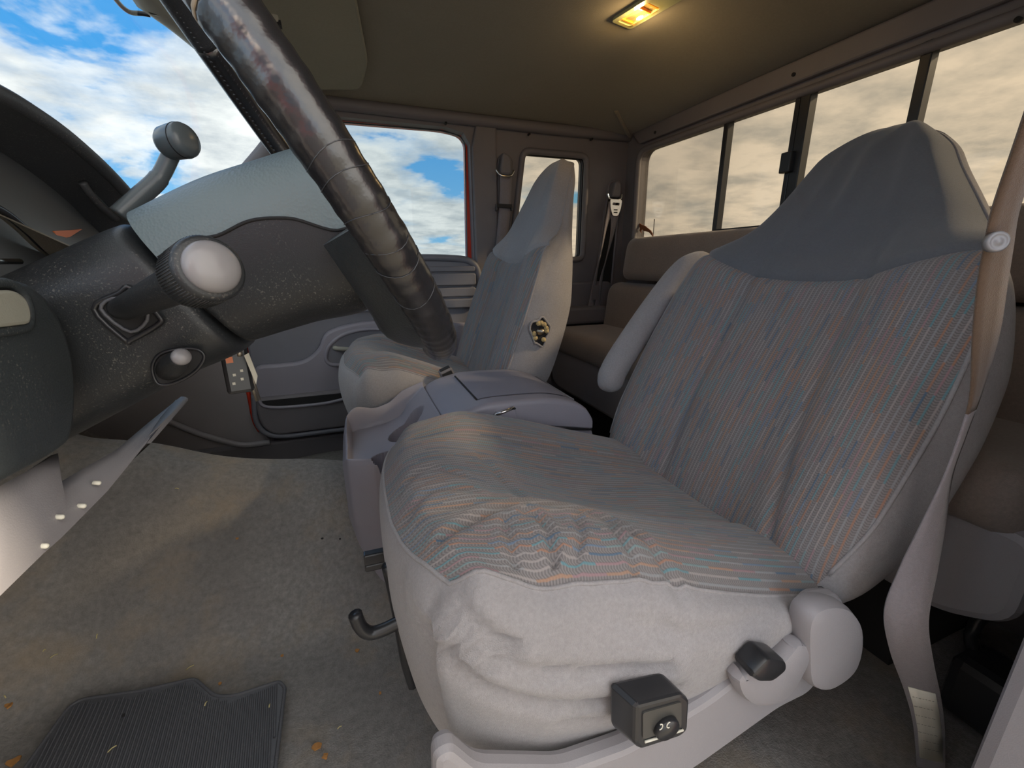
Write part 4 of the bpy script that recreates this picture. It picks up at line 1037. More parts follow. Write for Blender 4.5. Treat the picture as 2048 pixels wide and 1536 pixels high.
# ================================================================== steering column
colm = empty('steering_column', 'black dusty steering column shroud with stalk slot and tilt slot', 'steering column')
def shroud_sec(s):
    ub = pch(s, [-.34, -.26, -.20, -.150, -.146], [-.066, -.074, -.080, -.088, -.084])
    ut = pch(s, [-.34, -.26, -.20, -.150, -.146], [.064, .056, .050, .044, .040])
    hy = pch(s, [-.34, -.26, -.20, -.150, -.146], [.070, .070, .068, .064, .060])
    return ub, ut, hy
rings = []
for s in np.linspace(-.34, -.146, 40):
    ub, ut, hy = shroud_sec(s); row = []
    for q in np.linspace(0, 2*math.pi, 64, endpoint=False):
        c_, s_ = math.cos(q), math.sin(q); p = 2/3.6
        row.append(WC+s*AX+((ub+ut)/2+(ut-ub)/2*math.copysign(abs(s_)**p, s_))*UU+hy*math.copysign(abs(c_)**p, c_)*VV)
    rings.append(row)
mb = MB(); loft(mb, rings); mb.build('shroud', 'black_plastic', colm)
mb = MB(); rings = [[WC+s*AX+(-.02+r_*math.sin(q))*UU+r_*math.cos(q)*VV for q in np.linspace(0, 2*math.pi, 40, endpoint=False)] for s, r_ in ((-.16, .052), (-.13, .052))]
loft(mb, rings); mb.build('clock_ring', 'dark', colm)
def onshroud(px, py, y=DY-.068): return aY(px, py, y)
seam_pts = [aY(a_, b_, .4318) for a_, b_ in [(130, 705), (200, 668), (262, 636)]]
# stalk boot: square rubber frame
mb = MB(); fr = [aY(a_, b_, .4195) for a_, b_ in [(188, 618), (238, 586), (262, 576), (316, 630), (318, 648), (262, 680), (250, 680)]]
tube(mb, smooth_path(fr, 4, closed=True), .0021, 8, up=(0, 1, .01), closed=True); mb.build('stalk_boot', 'black_smooth', colm)
mb = MB(); mb.add([p+np.array([0, .0005, 0]) for p in fr], [tuple(range(len(fr)))]); mb.build('boot_opening', 'dark', colm, smooth=False)
mb = MB(); fr2 = [aY(a_, b_, .4185) for a_, b_ in [(202, 618), (238, 596), (296, 630), (262, 664)]]
tube(mb, smooth_path(fr2, 4, closed=True), .0014, 8, up=(0, 1, .01), closed=True); mb.build('stalk_boot', 'rubber', colm)
# multi-function stalk: arm, ribbed barrel, end cap
st = empty('turn_signal_stalk'); st.parent = colm
k0, k1, k2 = aY(238, 622, .437), aY(388, 555, .286), aY(440, 525, .258)
dr = (k2-k1)/np.linalg.norm(k2-k1)
mb = MB(); tube(mb, smooth_path([k0, (k0+k1)/2, k1], 6), [.0098+.0032*k for k in np.linspace(0, 1, 13)], 14, flat=.85); mb.build('arm', 'black_plastic', st)
ln = np.linalg.norm(k2-k1); mb = MB()
lathe(mb, k1, dr, [(.0115, -.008), (.0160, -.004), (.0170, .001), (.0170, ln*.62), (.0160, ln*.68), (.0148, ln*.70)], 40); mb.build('barrel', 'black_plastic', st)
mb = MB(); R = frame_mat(dr)
for q in np.linspace(0, 2*math.pi, 72, endpoint=False):
    o_ = R @ np.array([math.cos(q), math.sin(q), 0]); tube(mb, [k1+o_*.0170+dr*.002, k1+o_*.0170+dr*(ln*.60)], .0004, 4)
tag(mb.build('barrel_ribs', 'black_plastic', st), kind='stuff')
mb = MB(); lathe(mb, k1+dr*(ln*.70), dr, [(.0132, -.002), (.0134, .001), (.0130, .0025), (.0116, .0045), (.0092, .0060), (.0058, .0070), (.0001, .0074)], 40); mb.build('end_cap', 'knob_grey', st)
# tilt lever in its oval slot
mb = MB(); ov = [aY(a_, b_, .4275) for a_, b_ in [(308, 735), (322, 708), (360, 697), (398, 698), (411, 714), (392, 742), (352, 764), (320, 766)]]
ovs = smooth_path(ov, 5, closed=True); mb.add([p+np.array([0, -.0035, 0]) for p in ovs], [tuple(range(len(ovs)))]); mb.build('tilt_slot', 'dark', colm, smooth=False)
mb = MB(); tube(mb, [p+np.array([0, -.0035, 0]) for p in ovs], .0014, 6, up=(0, 1, .01), closed=True); mb.build('slot_rim', 'black_smooth', colm)
tl = empty('tilt_lever'); tl.parent = colm
t0, t1 = aY(334, 744, .44), aY(362, 714, .372); dt = (t1-t0)/np.linalg.norm(t1-t0)
mb = MB(); lt = np.linalg.norm(t1-t0); lathe(mb, t0, dt, [(.0095, 0), (.0085, lt*.6), (.0066, lt*.92), (.0062, lt)], 24); mb.build('arm', 'black_plastic', tl)
mb = MB(); lathe(mb, t1, dt, [(.0062, 0), (.0063, .0015), (.0056, .0035), (.0035, .005), (.0001, .0054)], 24); mb.build('end_cap', 'knob_grey', tl)
mb = MB(); tube(mb, [aY(330, 765, .428), aY(340, 758, .428)], .0016, 6); mb.build('spring_clip', 'paper', tl)
# column gear lever on the far side
gl = empty('gear_lever'); gl.parent = colm
mb = MB(); tube(mb, smooth_path([aY(238, 430, .575), aY(285, 388, .585), aY(318, 356, .59), aY(338, 318, .592), aY(350, 290, .592)], 8), [.0090]*17+[.0080]*16, 14); mb.build('lever_arm', 'gear_grey', gl) if False else None
MAT['gear_grey'] = plastic('gear_grey', (0.10, 0.12, 0.13), .28, gs=0)
mb.build('lever_arm', 'gear_grey', gl)
g0, g1 = aY(327, 289, .592), aY(378, 278, .575); dg = (g1-g0)/np.linalg.norm(g1-g0)
mb = MB(); lg = np.linalg.norm(g1-g0)
lathe(mb, g0, dg, [(.0001, -.001), (.008, .0005), (.0135, .003), (.0158, .007), (.0166, lg*.5), (.0168, lg*.72), (.0164, lg*.86), (.0145, lg*.96), (.009, lg*1.02), (.0001, lg*1.04)], 32); mb.build('lever_knob', 'gear_grey', gl)
mb = MB(); lathe(mb, g0, dg, [(.0160, lg*.70), (.0171, lg*.715), (.0171, lg*.74), (.0160, lg*.755)], 32); mb.build('knob_ring', 'dark', gl)
# ignition keys
ky = empty('key_set', 'black key fob and pale tag hanging below the steering column', 'keys')
p = aY(474, 738, .575); mb = MB(); R = frame_mat((.25, -.9, .1), (0, 0, 1)); box(mb, p, (.028, .058, .012), R); fo = mb.build('key_fob', 'black_smooth', ky, smooth=False, bevel=.004)
mb = MB(); box(mb, p+R @ np.array([-.006, .012, .0065]), (.007, .007, .002), R); mb.build('fob_button', 'orange', fo, smooth=False)
mb = MB()
for a_, b_ in ((-.004, -.006), (.003, -.012), (-.006, -.016), (.004, -.002)): box(mb, p+R @ np.array([a_, b_, .0063]), (.003, .003, .001), R)
mb.build('fob_mark', 'paper', fo, smooth=False)
for dx_ in (0.012, .016):
    mb = MB(); q0 = aY(488, 715, .575)+np.array([dx_*.3-.004, dx_-.012, 0]); tube(mb, [q0, q0+np.array([.006, 0, -.055])], .0022, 6); mb.build('key_blade', 'steel', ky)
mb = MB(); tg = [aY(a_, b_, .56) for a_, b_ in [(488, 711), (497, 706), (515, 752), (512, 769)]]
mb.add(list(tg)+[t_+np.array([0, .0015, 0]) for t_ in tg], [(0, 1, 2, 3), (7, 6, 5, 4), (0, 1, 5, 4), (1, 2, 6, 5), (2, 3, 7, 6), (3, 0, 4, 7)]); mb.build('paper_tag', 'paper', ky, smooth=False)
mb = MB(); tube(mb, [aY(478, 700, .575), aY(480, 712, .575)], .004, 8); mb.build('ignition_key', 'steel', ky)

# ================================================================== dashboard
dash = empty('dashboard', 'black dashboard with hooded instrument cluster at the left edge of the picture', 'dashboard')
# main body across the cab (mostly hidden behind the column)
dprof = rounded([(-.98, .50), (-.98, .64), (-.66, .700), (-.52, .690), (-.47, .62), (-.50, .54), (-.62, .50)], .03, 5)
mb = MB(); slabY(mb, dprof, .10, 1.62); mb.build('body', 'dash', dash, smooth=False, bevel=.01)
# instrument hood: arched shell, its lip towards the wheel
def hood_z(y): return pch(y, [.30, .38, .46, .53, .593, .66, .727, .770, .80, .82], [.760, .800, .820, .8255, .820, .804, .778, .752, .722, .69])
hy = np.linspace(.30, .82, 44)
def hood_shell(dz, x0, x1, name, mat, nose=.0):
    mb = MB(); rows = []
    for x in np.linspace(x0, x1, 12):
        rows.append([(x, y, hood_z(y)+dz-.10*np.clip((-.275-x)/.35, 0, 1)**1.6) for y in hy])
    mb.add(np.vstack([np.array(r_) for r_ in rows]), grid_faces(12, len(hy))); return mb.build(name, mat, dash)
hood_shell(0, -.262, -.64, 'hood_top', 'dash'); hood_shell(-.014, -.262, -.50, 'hood_lining', 'dash')
mb = MB(); tube(mb, [(-.262, y, hood_z(y)-.007) for y in hy], .0075, 10); mb.build('hood_lip', 'dash', dash)
# cluster lens, set back and leaning
mb = MB(); rows = [[(-.272-.055*k, y, .66+(hood_z(y)-.014-.66)*k) for y in np.linspace(.32, .79, 30)] for k in np.linspace(0, 1, 8)]
mb.add(np.vstack([np.array(r_) for r_ in rows]), grid_faces(8, 30)); mb.build('cluster_lens', 'lens_face', dash)
mb = MB(); tube(mb, smooth_path([aX(a_, b_, -.285) for a_, b_ in [(165, 365), (178, 385), (205, 415), (232, 438)]], 5), .0045, 8); mb.build('bezel_edge', 'dash', dash)
mb = MB(); sl = [aX(a_, b_, -.290) for a_, b_ in [(176, 368), (200, 380), (240, 415), (232, 432), (205, 410)]]; mb.add(sl, [tuple(range(5))]); mb.build('bezel_slot', 'hub_grain', dash, smooth=False)
# needle on the gear indicator
mb = MB(); ne = [aX(a_, b_, -.292) for a_, b_ in [(108, 462), (150, 460), (165, 458), (140, 474), (118, 477)]]
mb.add(ne+[p+np.array([-.003, 0, 0]) for p in ne], [(0, 1, 2, 3, 4), (9, 8, 7, 6, 5)]+[(i, (i+1) % 5, (i+1) % 5+5, i+5) for i in range(5)]); mb.build('indicator_needle', 'orange', dash, smooth=False)
# ledge below the lens with dust
mb = MB(); lg_ = smooth_path([aX(a_, b_, -.275) for a_, b_ in [(-60, 395), (0, 420), (50, 458), (95, 500), (140, 530)]], 6)
tube(mb, lg_, .0035, 8); mb.build('lens_rim', 'black_smooth', dash)
MAT['dusty'] = plastic('dusty_plastic', (0.24, 0.22, 0.17), .8, dust=.9)
mb = MB(); rows = [[p+np.array([d_*.9, 0, -d_*.55-.004]) for p in lg_] for d_ in np.linspace(-.01, .06, 6)]
mb.add(np.vstack([np.array(r_) for r_ in rows]), grid_faces(6, len(lg_))); mb.build('cluster_ledge', 'dusty', dash)
mb = MB(); tube(mb, [aX(-60, 523, -.24), aX(40, 523, -.24)], .0022, 8); mb.build('ledge_trim', 'chrome', dash)
# headlamp switch pod, nearer than the column
pod = empty('headlamp_switch_pod', 'dark rounded switch pod with a pale recessed knob at the left edge, below the cluster', 'switch panel')
pd = smooth_path([aX(a_, b_, -.203) for a_, b_ in [(-70, 552), (10, 549), (66, 566), (108, 620), (136, 695), (145, 770), (143, 840), (134, 885), (114, 907), (62, 938), (0, 972), (-70, 1015)]], 4)
pd = [(p[1], p[2]) for p in pd]
cyc, czc = np.mean([p[0] for p in pd]), np.mean([p[1] for p in pd])
rings = []
for x, gr in ((-.262, 1.0), (-.222, 1.0), (-.210, .985), (-.204, .955), (-.2005, .90), (-.1995, .80)):
    rings.append([(x, cyc+(p[0]-cyc)*(1-(1-gr)*1.0), czc+(p[1]-czc)*gr) for p in pd])
mb = MB(); loft(mb, rings); mb.build('pod', 'pod_skin', pod) if False else None
MAT['pod_skin'] = plastic('pod_skin', (0.040, 0.048, 0.053), .48, dust=.3, grain=700, gs=.25)
mb.build('pod', 'pod_skin', pod)
kr = [tuple(aX(a_, b_, -.199)[1:]) for a_, b_ in [(-80, 566), (20, 566), (48, 590), (58, 625), (55, 655), (-80, 676)]]
mb = MB(); tube(mb, [(-.199, p[0], p[1]) for p in rounded(kr, .012, 6)], .0032, 8, up=(1, 0, .01), closed=True); mb.build('recess_rim', 'pod_skin', pod)
mb = MB(); slabX(mb, rounded(kr, .012, 6), -.2005, -.199); mb.build('recess', 'dark', pod, smooth=False)
kr2 = [tuple(aX(a_, b_, -.197)[1:]) for a_, b_ in [(-80, 582), (20, 580), (44, 598), (53, 625), (52, 648), (-80, 664)]]
mb = MB(); slabX(mb, rounded(kr2, .010, 6), -.1990, -.194); mb.build('knob', 'beige', pod, smooth=False, bevel=.002)
# light grey knee panel under the column
knee = empty('knee_panel', 'light grey plastic panel under the steering column with pale rivets along its lower edge', 'trim panel')
up_ = [(-120, 1040), (0, 972), (62, 938), (116, 906), (118, 966), (166, 937), (232, 900), (297, 845), (362, 793)]
lo_ = [(-120, 1300), (0, 1192), (50, 1143), (88, 1106), (120, 1078), (150, 1048), (215, 982), (290, 890), (368, 797)]
U_ = [aX(a_, b_, -.213) for a_, b_ in up_]; L_ = [aX(a_, b_, -.200) for a_, b_ in lo_]
rows = []
for k in np.linspace(0, 1, 6): rows.append([u_*(1-k)+l_*k+np.array([.004*math.sin(math.pi*k), 0, 0]) for u_, l_ in zip(U_, L_)])
rows.append([l_+np.array([-.006, 0, -.004]) for l_ in L_])
mb = MB(); mb.add(np.vstack([np.array(r_) for r_ in rows]), grid_faces(len(rows), len(U_))); kp = mb.build('panel', 'trim_light', knee, sharp=.9)
so_ = kp.modifiers.new('solid', 'SOLIDIFY'); so_.thickness = .004
for (px, py) in [(196, 966), (166, 1012), (122, 1034), (90, 1092)]:
    p = aX(px, py, -.199); mb = MB(); lathe(mb, p, (1, 0, -.3), [(.0017, -.003), (.0017, .0008), (.0012, .0016), (.0001, .002)], 10); mb.build('rivet', 'paper', knee)
# ================================================================== roof things
lamp = empty('dome_lamp', 'lit dome lamp glowing warm in the middle of the headliner', 'lamp')
ang = 0.0
def on_roof(px, py):
    z = 1.236
    for _ in range(6): p = aZ(px, py, z); z = float(ceil_z(p[0], p[1]))-.012
    return p
la0, la1 = on_roof(1240, 58), on_roof(1350, -8)
dl = la1-la0; dl[2] = 0; LL = np.linalg.norm(dl); ex = dl/LL; ey = np.array([-ex[1], ex[0], 0]); ez = np.array([0, 0, -1.0])
lc = la0+ex*.105; lzc = ceil_z(lc[0], lc[1])
Rl = np.stack([ex, ey, ez], 1)
def lp(a_, b_, c_): return np.array([lc[0], lc[1], lzc])+Rl @ np.array([a_, b_, c_])
mb = MB(); oo = rounded([(-.105, -.036), (.105, -.036), (.105, .036), (-.105, .036)], .012, 5)
slab(mb, oo, lambda x, y: lp(x, y, -.02), lambda x, y: lp(x*.98, y*.96, .007), [rounded([(-.095, -.022), (.0, -.022), (.0, .022), (-.095, .022)], .006, 4)])
mb.build('bezel', 'lamp_bezel', lamp, smooth=False, bevel=.002) if False else None
MAT['lamp_bezel'] = plastic('lamp_bezel', (0.34, 0.36, 0.22), .3, gs=0)
mb.build('bezel', 'lamp_bezel', lamp, smooth=False)
rings = []
for k in np.linspace(0, 1, 9):
    h = math.sin(k*math.pi/2); w = math.cos(k*math.pi/2)
    rings.append([lp(-.047+(p[0])*(.55+.45*w), p[1]*(.25+.75*w), .004+.014*h) for p in rounded([(-.047, -.022), (.047, -.022), (.047, .022), (-.047, .022)], .008, 4)])
mb = MB(); loft(mb, rings); mb.build('lens', 'lens', lamp)
mb = MB()
for bx in (-.070, -.042, -.022):
    mb = MB(); lathe(mb, lp(bx, 0, -.004), (0, 0, -1), [(.0001, 0), (.005, .002), (.006, .006), (.004, .011), (.0001, .012)], 12)
    mb.build('bulb', 'bulb', lamp)
mb = MB(); slab(mb, rounded([(-.094, -.021), (.0, -.021), (.0, .021), (-.094, .021)], .005, 3), lambda x, y: lp(x, y, -.012), lambda x, y: lp(x, y, -.010)); mb.build('reflector', 'chrome', lamp, smooth=False)
for bx in (-.083, -.030, -.006): 
    mb = MB(); slab(mb, [(bx-.002, -.021), (bx+.002, -.021), (bx+.002, .021), (bx-.002, .021)], lambda x, y: lp(x, y, -.01), lambda x, y: lp(x, y, .006)); mb.build('divider', 'amber', lamp, smooth=False)
mb = MB(); lathe(mb, lp(.045, 0, .004), (0, 0, -1), [(.020, 0), (.020, .004), (.016, .006), (.014, .002), (.0001, .002)], 24); mb.build('swivel_ring', 'chrome', lamp)
mb = MB(); lathe(mb, lp(.045, 0, .005), (0, 0, -1), [(.0135, 0), (.010, .005), (.0001, .007)], 20); mb.build('swivel_lens', 'black_smooth', lamp)
pl = D.lights.new('dome_bulb', 'POINT'); pl.energy = 0.55; pl.color = (1, .66, .30); pl.shadow_soft_size = .012
po_ = D.objects.new('dome_bulb', pl); COL.objects.link(po_); po_.location = lp(-.045, 0, .022); po_.parent = lamp

visor = empty('sun_visor', 'folded passenger sun visor lying against the headliner at the top left', 'sun visor')
vo = [aZ(a_, b_, 1.168) for a_, b_ in [(560, 2), (700, 5), (714, 22), (733, 150), (728, 186), (700, 194), (640, 190), (600, 150)]]
vx0, vx1 = -.15, .088
vp = rounded([(vx0, 1.03), (.052, 1.06), (.098, 1.43), (.080, 1.56), (-.03, 1.58), (vx0, 1.57)], [.03, .03, .04, .03, .03, .03], 6)
vz = lambda x, y: ceil_z(x, y)-.018-.05*max(0, -x)
mb = MB(); slab(mb, vp, lambda x, y: (x, y, vz(x, y)), lambda x, y: (x, y, vz(x, y)+.013)); mb.build('board', 'visor', visor, smooth=True, sharp=.6)
mb = MB(); tube(mb, [(p[0], p[1], vz(p[0], p[1])+.004) for p in vp], .0050, 8, closed=True); mb.build('edge_piping', 'visor', visor)
mb = MB(); pc = aZ(548, 42, 1.145); box(mb, pc, (.020, .03, .014)); cl = mb.build('pivot_clip', 'beige', visor, smooth=False, bevel=.004)
mb = MB(); box(mb, pc+np.array([.008, -.004, -.006]), (.010, .018, .008)); mb.build('clip_slot', 'dark', cl, smooth=False)

# ================================================================== seat belts
# front passenger belt on the B pillar
fb = empty('front_passenger_belt', 'shoulder belt hanging in the pillar slot left of the quarter window, metal loop at top', 'seat belt', 'shoulder belts on the far side')
p = aY(1010, 330, YW-.03); mb = MB(); slabY(mb, rounded([(p[0]-.024, p[2]-.035), (p[0]+.026, p[2]-.035), (p[0]+.022, p[2]+.03), (p[0]-.012, p[2]+.045)], .018, 5), YW-.042, YW); mb.build('anchor_cover', 'trim', fb, smooth=False, bevel=.008)
mb = MB(); q = aY(1010, 347, YW-.045); tube(mb, smooth_path([q+np.array(d_) for d_ in [(-.034, 0, .012), (-.022, -.006, -.006), (0, -.008, -.011), (.022, -.006, -.006), (.034, 0, .012)]], 5), .0042, 8); mb.build('loop', 'chrome', fb)
pts = [aY(a_, b_, YW-.030) for a_, b_ in [(1012, 350), (1010, 412), (1004, 480), (996, 560)]]; pts.append(pts[-1]+np.array([.0, 0, -.35]))
pts = smooth_path(pts, 6); mb = MB(); ribbon(mb, pts, [(.046, 0, .004)]*len(pts)); mb.build('webbing', 'webbing_grey', fb)
q = aY(1008, 412, YW-.036); mb = MB(); box(mb, q, (.064, .012, .014)); box(mb, q+np.array([-.030, 0, -.010]), (.006, .012, .018)); box(mb, q+np.array([.030, 0, -.008]), (.006, .012, .016)); mb.build('belt_stop', 'black_smooth', fb, smooth=False, bevel=.002)
# rear belt with parked buckle tongue
rb = empty('rear_passenger_belt', 'shoulder belt by the rear corner with a bright metal tongue and a twisted strap', 'seat belt', 'shoulder belts on the far side')
p = aY(1231, 380, YW-.03); mb = MB(); slabY(mb, rounded([(p[0]-.026, p[2]-.030), (p[0]+.022, p[2]-.030), (p[0]+.020, p[2]+.02), (p[0]+.008, p[2]+.035), (p[0]-.01, p[2]+.030)], .014, 5), YW-.045, YW); mb.build('anchor_cover', 'trim', rb, smooth=False, bevel=.008)
mb = MB(); q = aY(1229, 396, YW-.048); tube(mb, smooth_path([q+np.array(d_) for d_ in [(-.034, 0, .016), (-.026, -.004, -.004), (0, -.006, -.008), (.026, -.004, -.004), (.034, 0, .016)]], 5), .0040, 8); mb.build('loop', 'chrome', rb)
tgp = rounded([(1.040, .934), (1.096, .934), (1.092, .900), (1.080, .872), (1.056, .872), (1.044, .900)], .008, 4)
dx_ = aY(1229, 415, YW-.05)[0]-1.068; dz_ = aY(1229, 415, YW-.05)[2]-.905
tgp = [(p_[0]+dx_, p_[1]+dz_) for p_ in tgp]
th_ = rounded([(1.052+dx_, .922+dz_), (1.084+dx_, .922+dz_), (1.084+dx_, .912+dz_), (1.052+dx_, .912+dz_)], .003, 3)
mb = MB(); slabY(mb, tgp, YW-.060, YW-.056, [th_]); tt = mb.build('tongue', 'chrome', rb, smooth=False)
mb = MB()
for zz in (.895, .885): box(mb, (1.068+dx_, YW-.0605, zz+dz_), (.016, .002, .004))
mb.build('tongue_slot', 'dark', tt, smooth=False)
for off, px in ((-.004, [(1226, 402), (1214, 445), (1203, 500), (1190, 560), (1180, 625)]), (.006, [(1230, 428), (1224, 470), (1212, 520), (1202, 560), (1190, 645)])):
    pts = smooth_path([aY(a_, b_, YW-.050+off) for a_, b_ in px], 6); n_ = len(pts)
    wv = [(.040-.022*math.sin(math.pi*i/n_), .02*math.sin(math.pi*i/n_), .006) for i in range(n_)]
    mb = MB(); ribbon(mb, pts, wv); mb.build('webbing', 'webbing_grey', rb)
q = aY(1191, 585, YW-.060); mb = MB(); box(mb, q, (.032, .002, .060)); mb.build('care_label', 'trim', rb, smooth=False)
# driver's belt: from the pillar down behind the seat edge to the floor
db = empty('driver_belt', 'brown seat belt running down the right edge, white printed label near the floor', 'seat belt')
dpx = [(2120, 100, .140), (2085, 200, .150), (2050, 305, .165), (2011, 420, .182), (1996, 500, .188), (1984, 572, .192), (1971, 674, .198), (1951, 792, .206), (1922, 880, .208), (1893, 960, .208), (1862, 1060, .206), (1836, 1140, .204), (1812, 1230, .200), (1822, 1310, .198), (1845, 1390, .196), (1858, 1460, .196), (1862, 1560, .200)]
wpx = [52, 52, 52, 50, 52, 52, 44, 16, 10, 14, 44, 66, 82, 84, 70, 58, 52]
P_, W_ = [], []
for (px, py, y), w in zip(dpx, wpx):
    c_ = aY(px, py, y); P_.append(c_)
    rv = c_-C0; dist = np.linalg.norm(rv); dep = CM[2] @ rv; rv = rv/dist
    wid = min(w*dep/FPX*dep/dist*1.12, .0438)
    side = math.sqrt(max(0, .044**2-wid**2)); ev = np.cross(rv, (0, 0, 1.0)); ev /= np.linalg.norm(ev); bv = np.cross((0, 0, 1.0), ev)
    W_.append(ev*wid+bv*side*.6)
P_ = smooth_path(P_, 6); W_ = smooth_path(W_, 6)
nb = 6*7+2
mb = MB(); ribbon(mb, P_[:nb+1], W_[:nb+1], .0010); mb.build('shoulder_webbing', 'webbing_brown', db)
mb = MB(); ribbon(mb, P_[nb:], W_[nb:], .0010); mb.build('lap_webbing', 'webbing_grey', db)
bp_ = aY(2002, 484, .180); vd = np.array([-.5, -.75, .05])
mb = MB(); lathe(mb, bp_+np.array([.0, .004, 0]), vd, [(.0072, 0), (.0072, .004), (.0058, .0052), (.0050, .0046), (.0030, .0044), (.0020, .0052), (.0001, .0054)], 20); mb.build('stop_button', 'knob_grey', db)
i0 = 6*14+3
mb = MB(); lw = []
lb = [P_[i0-4], P_[i0-1], P_[i0+3], P_[i0+6]]; lwv = [W_[i0-4]*.72, W_[i0-1]*.74, W_[i0+3]*.78, W_[i0+6]*.8]
nrm_ = np.cross(P_[i0+3]-P_[i0-2], W_[i0]); nrm_ /= np.linalg.norm(nrm_)
if nrm_ @ (P_[i0]-C0) > 0: nrm_ = -nrm_
lb = [p_+nrm_*.0018 for p_ in lb]
ribbon(mb, lb, lwv, .0005); lbl = mb.build('belt_label', 'paper', db)
rng = random.Random(4)
mb = MB()
for r_ in range(7):
    k = .10+.12*r_; a_ = lb[0]*(1-k)+lb[-1]*k+nrm_*.0007; wv = lwv[1]
    if r_ < 2: a_ = a_
    x = -.40
    while x < .36:
        ln_ = rng.uniform(.05, .16); 
        if r_ == 2 and -.1 < x < .15: ln_ = .10
        e0, e1 = a_+wv*x, a_+wv*min(.42, x+ln_)
        dn = (lb[-1]-lb[0])/np.linalg.norm(lb[-1]-lb[0])*.0009
        mb.add([e0, e1, e1+dn, e0+dn], [(0, 1, 2, 3)]); x += ln_+.05
tag(mb.build('label_print', 'ink', lbl, smooth=False), kind='stuff')
# belt reel housing behind the pillar foot
reel = empty('belt_reel', 'black belt reel housing on the rear floor behind the door pillar', 'belt reel')
mb = MB(); p = aZ(1965, 1390, .05); box(mb, p+np.array([-.01, -.01, .02]), (.08, .08, .10)); mb.build('housing', 'black_smooth', reel, smooth=False, bevel=.015)
mb = MB(); tube(mb, smooth_path([p+np.array([0, .02, .05]), p+np.array([.0, .03, .11]), p+np.array([.06, .0, .20])], 6), .009, 8); mb.build('cable', 'black_smooth', reel)

# ================================================================== floor things
mpx = [(30, 1580), (150, 1410), (280, 1392), (392, 1366), (432, 1402), (468, 1402), (560, 1372), (572, 1384), (553, 1545), (548, 1660), (20, 1660)]
mo = [tuple(aZ(a_, b_, .012)[:2]) for a_, b_ in mpx]
mo = rounded(mo, [.0, .025, .02, .012, .010, .010, .004, .004, .0, .0, .0], 5) if False else mo
mz = lambda x, y: float(floor_z(x, y))
mat_ = empty('floor_mat', 'ribbed dark rubber floor mat with a notched edge at the bottom left', 'floor mat')
ro = []
P = [np.array(p) for p in mo]
rad = [.004, .022, .012, .010, .012, .012, .006, .006, .004, .004, .004]
ro = rounded(P, rad, 5)
zc_ = lambda x, y: .017
mb = MB(); slab(mb, ro, lambda x, y: (x, y, zc_(x, y)+.005), lambda x, y: (x, y, zc_(x, y)-.006)); mb.build('sheet', 'rubber', mat_, smooth=False)
mb = MB(); tube(mb, [(p[0], p[1], zc_(p[0], p[1])+.0045) for p in ro], .0028, 6, closed=True); mb.build('border', 'rubber', mat_)
# ribs: cut to the outline
def inside(x, y, poly):
    c = False; j = len(poly)-1
    for i in range(len(poly)):
        xi, yi = poly[i]; xj, yj = poly[j]
        if (yi > y) != (yj > y) and x < (xj-xi)*(y-yi)/(yj-yi)+xi: c = not c
        j = i
    return c
d0 = aZ(500, 1500, .012)-aZ(508, 1400, .012); d0 = d0[:2]/np.linalg.norm(d0[:2]); pr_ = np.array([-d0[1], d0[0]])
org = aZ(330, 1450, .012)[:2]; mb = MB()
for k in np.arange(-.32, .32, .0058):
    run = None
    for s in np.arange(-.4, .4, .008):
        q = org+pr_*k+d0*s
        ok = all(inside(*(q+e_), ro) for e_ in (np.array([.006, 0]), np.array([-.006, 0]), np.array([0, .006]), np.array([0, -.006])))
        if ok and run is None: run = q
        if (not ok) and run is not None:
            if np.linalg.norm(q-run) > .02:
                m_ = [run+(q-d0*.008-run)*t for t in np.linspace(0, 1, 4)]
                tube(mb, [(p[0], p[1], zc_(*p)+.0058) for p in m_], .0019, 5, cap=False)
            run = None
tag(mb.build('ribs', 'rubber', mat_), kind='stuff')
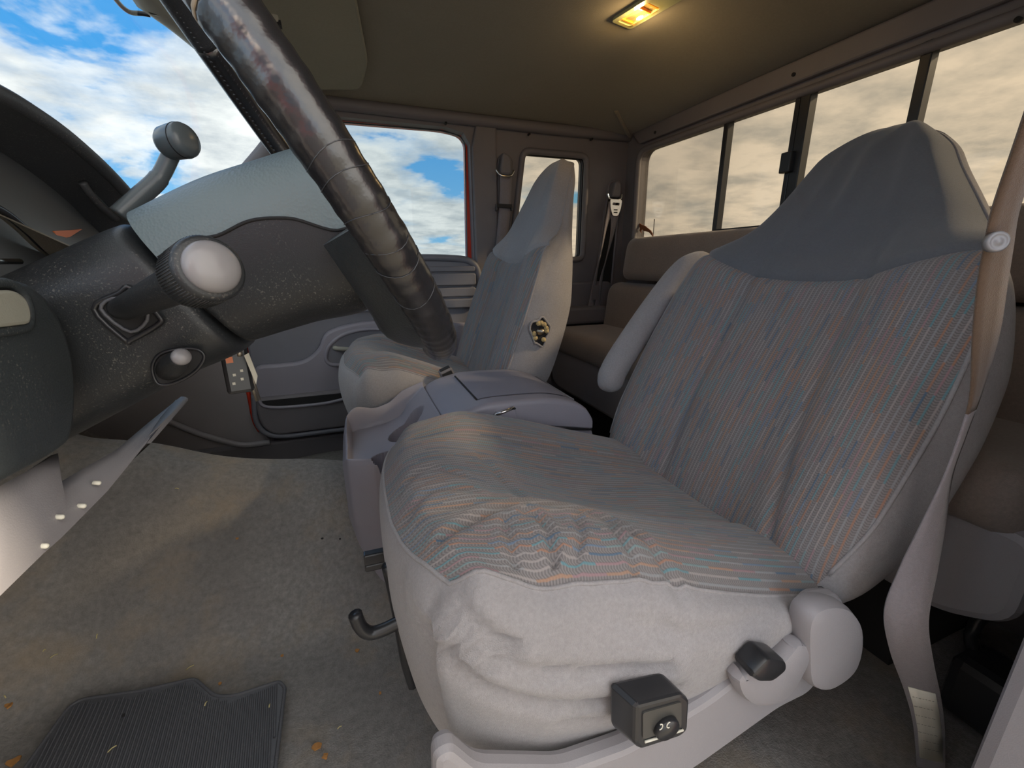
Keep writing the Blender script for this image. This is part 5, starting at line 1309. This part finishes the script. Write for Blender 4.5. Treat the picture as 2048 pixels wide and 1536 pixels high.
# debris
def on_floor(px, py, lift=.002):
    d = _ray(px, py); d = d/np.linalg.norm(d)
    for t in np.arange(.5, 2.6, .002):
        p = C0+d*t
        h = mz(p[0], p[1])
        if inside(p[0], p[1], ro): h = max(h, .0225)
        if p[2] <= h+lift: return p
    return p
def crumb(name, px, py, sz, mat, label, grp, seed):
    p = on_floor(px, py)
    r_ = random.Random(seed); mb = MB(); n = 9
    pts = [(sz*r_.uniform(.5, 1.1)*math.cos(q), sz*r_.uniform(.5, 1.1)*math.sin(q)) for q in np.linspace(0, 2*math.pi, n, endpoint=False)]
    slab(mb, pts, lambda x, y: p+np.array([x, y, .002+.35*abs(x)]), lambda x, y: p+np.array([x, y, .35*abs(x)]))
    return tag(mb.build(name, mat, smooth=False), label, 'leaf' if mat == 'crumb' else 'debris', grp)
LEAF = [(634, 1494, .007, 'largest orange brown leaf crumb on the carpet right of the rubber mat'), (651, 1514, .005, 'smaller orange leaf crumb just below the largest one beside the rubber mat'),
        (714, 1302, .004, 'orange leaf crumb alone on the carpet left of the seat slide lever'), (565, 1312, .003, 'tiny orange crumb on the carpet above the right corner of the rubber mat'),
        (19, 1412, .006, 'orange brown leaf crumb at the left edge of the carpet left of the mat'), (28, 1526, .008, 'curled orange leaf crumb in the bottom left corner of the carpet'),
        (440, 1368, .003, 'tiny orange crumb in the notch along the top of the rubber mat'), (760, 1387, .003, 'tiny brown crumb on the carpet below the seat slide lever'), (475, 1078, .0035, 'small brown crumb on the carpet on the slope of the hump')]
for k, (px, py, sz, lb_) in enumerate(LEAF): crumb('leaf_crumb', px, py, sz, 'crumb', lb_, 'dry leaf crumbs on the carpet', k)
DIRT = [(735, 1037, .004, 'largest black dirt speck on the carpet beside the console foot'), (645, 1078, .003, 'black dirt speck on the carpet left of the seat tilt lever'), (680, 1079, .0025, 'smallest black dirt speck between the seat tilt lever and its left neighbour'), (248, 1432, .003, 'black dirt speck lying on the ribbed rubber mat')]
for k, (px, py, sz, lb_) in enumerate(DIRT): crumb('dirt_crumb', px, py, sz, 'dark', lb_, 'black dirt specks on the floor', k+40)
STRAW = [(350, 977, 8, 1, 'pale straw bit near the top of the carpet slope'), (193, 1277, 2, -9, 'short upright straw bit at the left of the carpet above the mat'), (86, 1303, 5, -4, 'small straw bit at the left, higher of two lying close together'), (100, 1316, 16, -8, 'longest pale straw bit on the carpet at the left'),
         (215, 1505, 18, -14, 'long pale straw bit lying across the ribs of the rubber mat'), (372, 1340, 16, -10, 'straw bit on the carpet just above the top edge of the mat'), (409, 1412, 5, -9, 'straw bit standing on the mat under its notch'), (538, 1415, 2, -7, 'straw bit near the right corner of the rubber mat'),
         (12, 1396, -4, -5, 'straw bit at the very left edge of the carpet'), (675, 1458, 8, -6, 'pale thread of straw on the carpet between mat and seat')]
for (px, py, dx, dy, lb_) in STRAW:
    p0, p1 = on_floor(px, py, .003), on_floor(px+dx, py+dy, .003); mb = MB(); tube(mb, smooth_path([p0, (p0+p1)/2+np.array([0, 0, .0015]), p1], 3), .0009, 5)
    tag(mb.build('straw_bit', 'straw'), lb_, 'straw', 'straw bits on the floor')
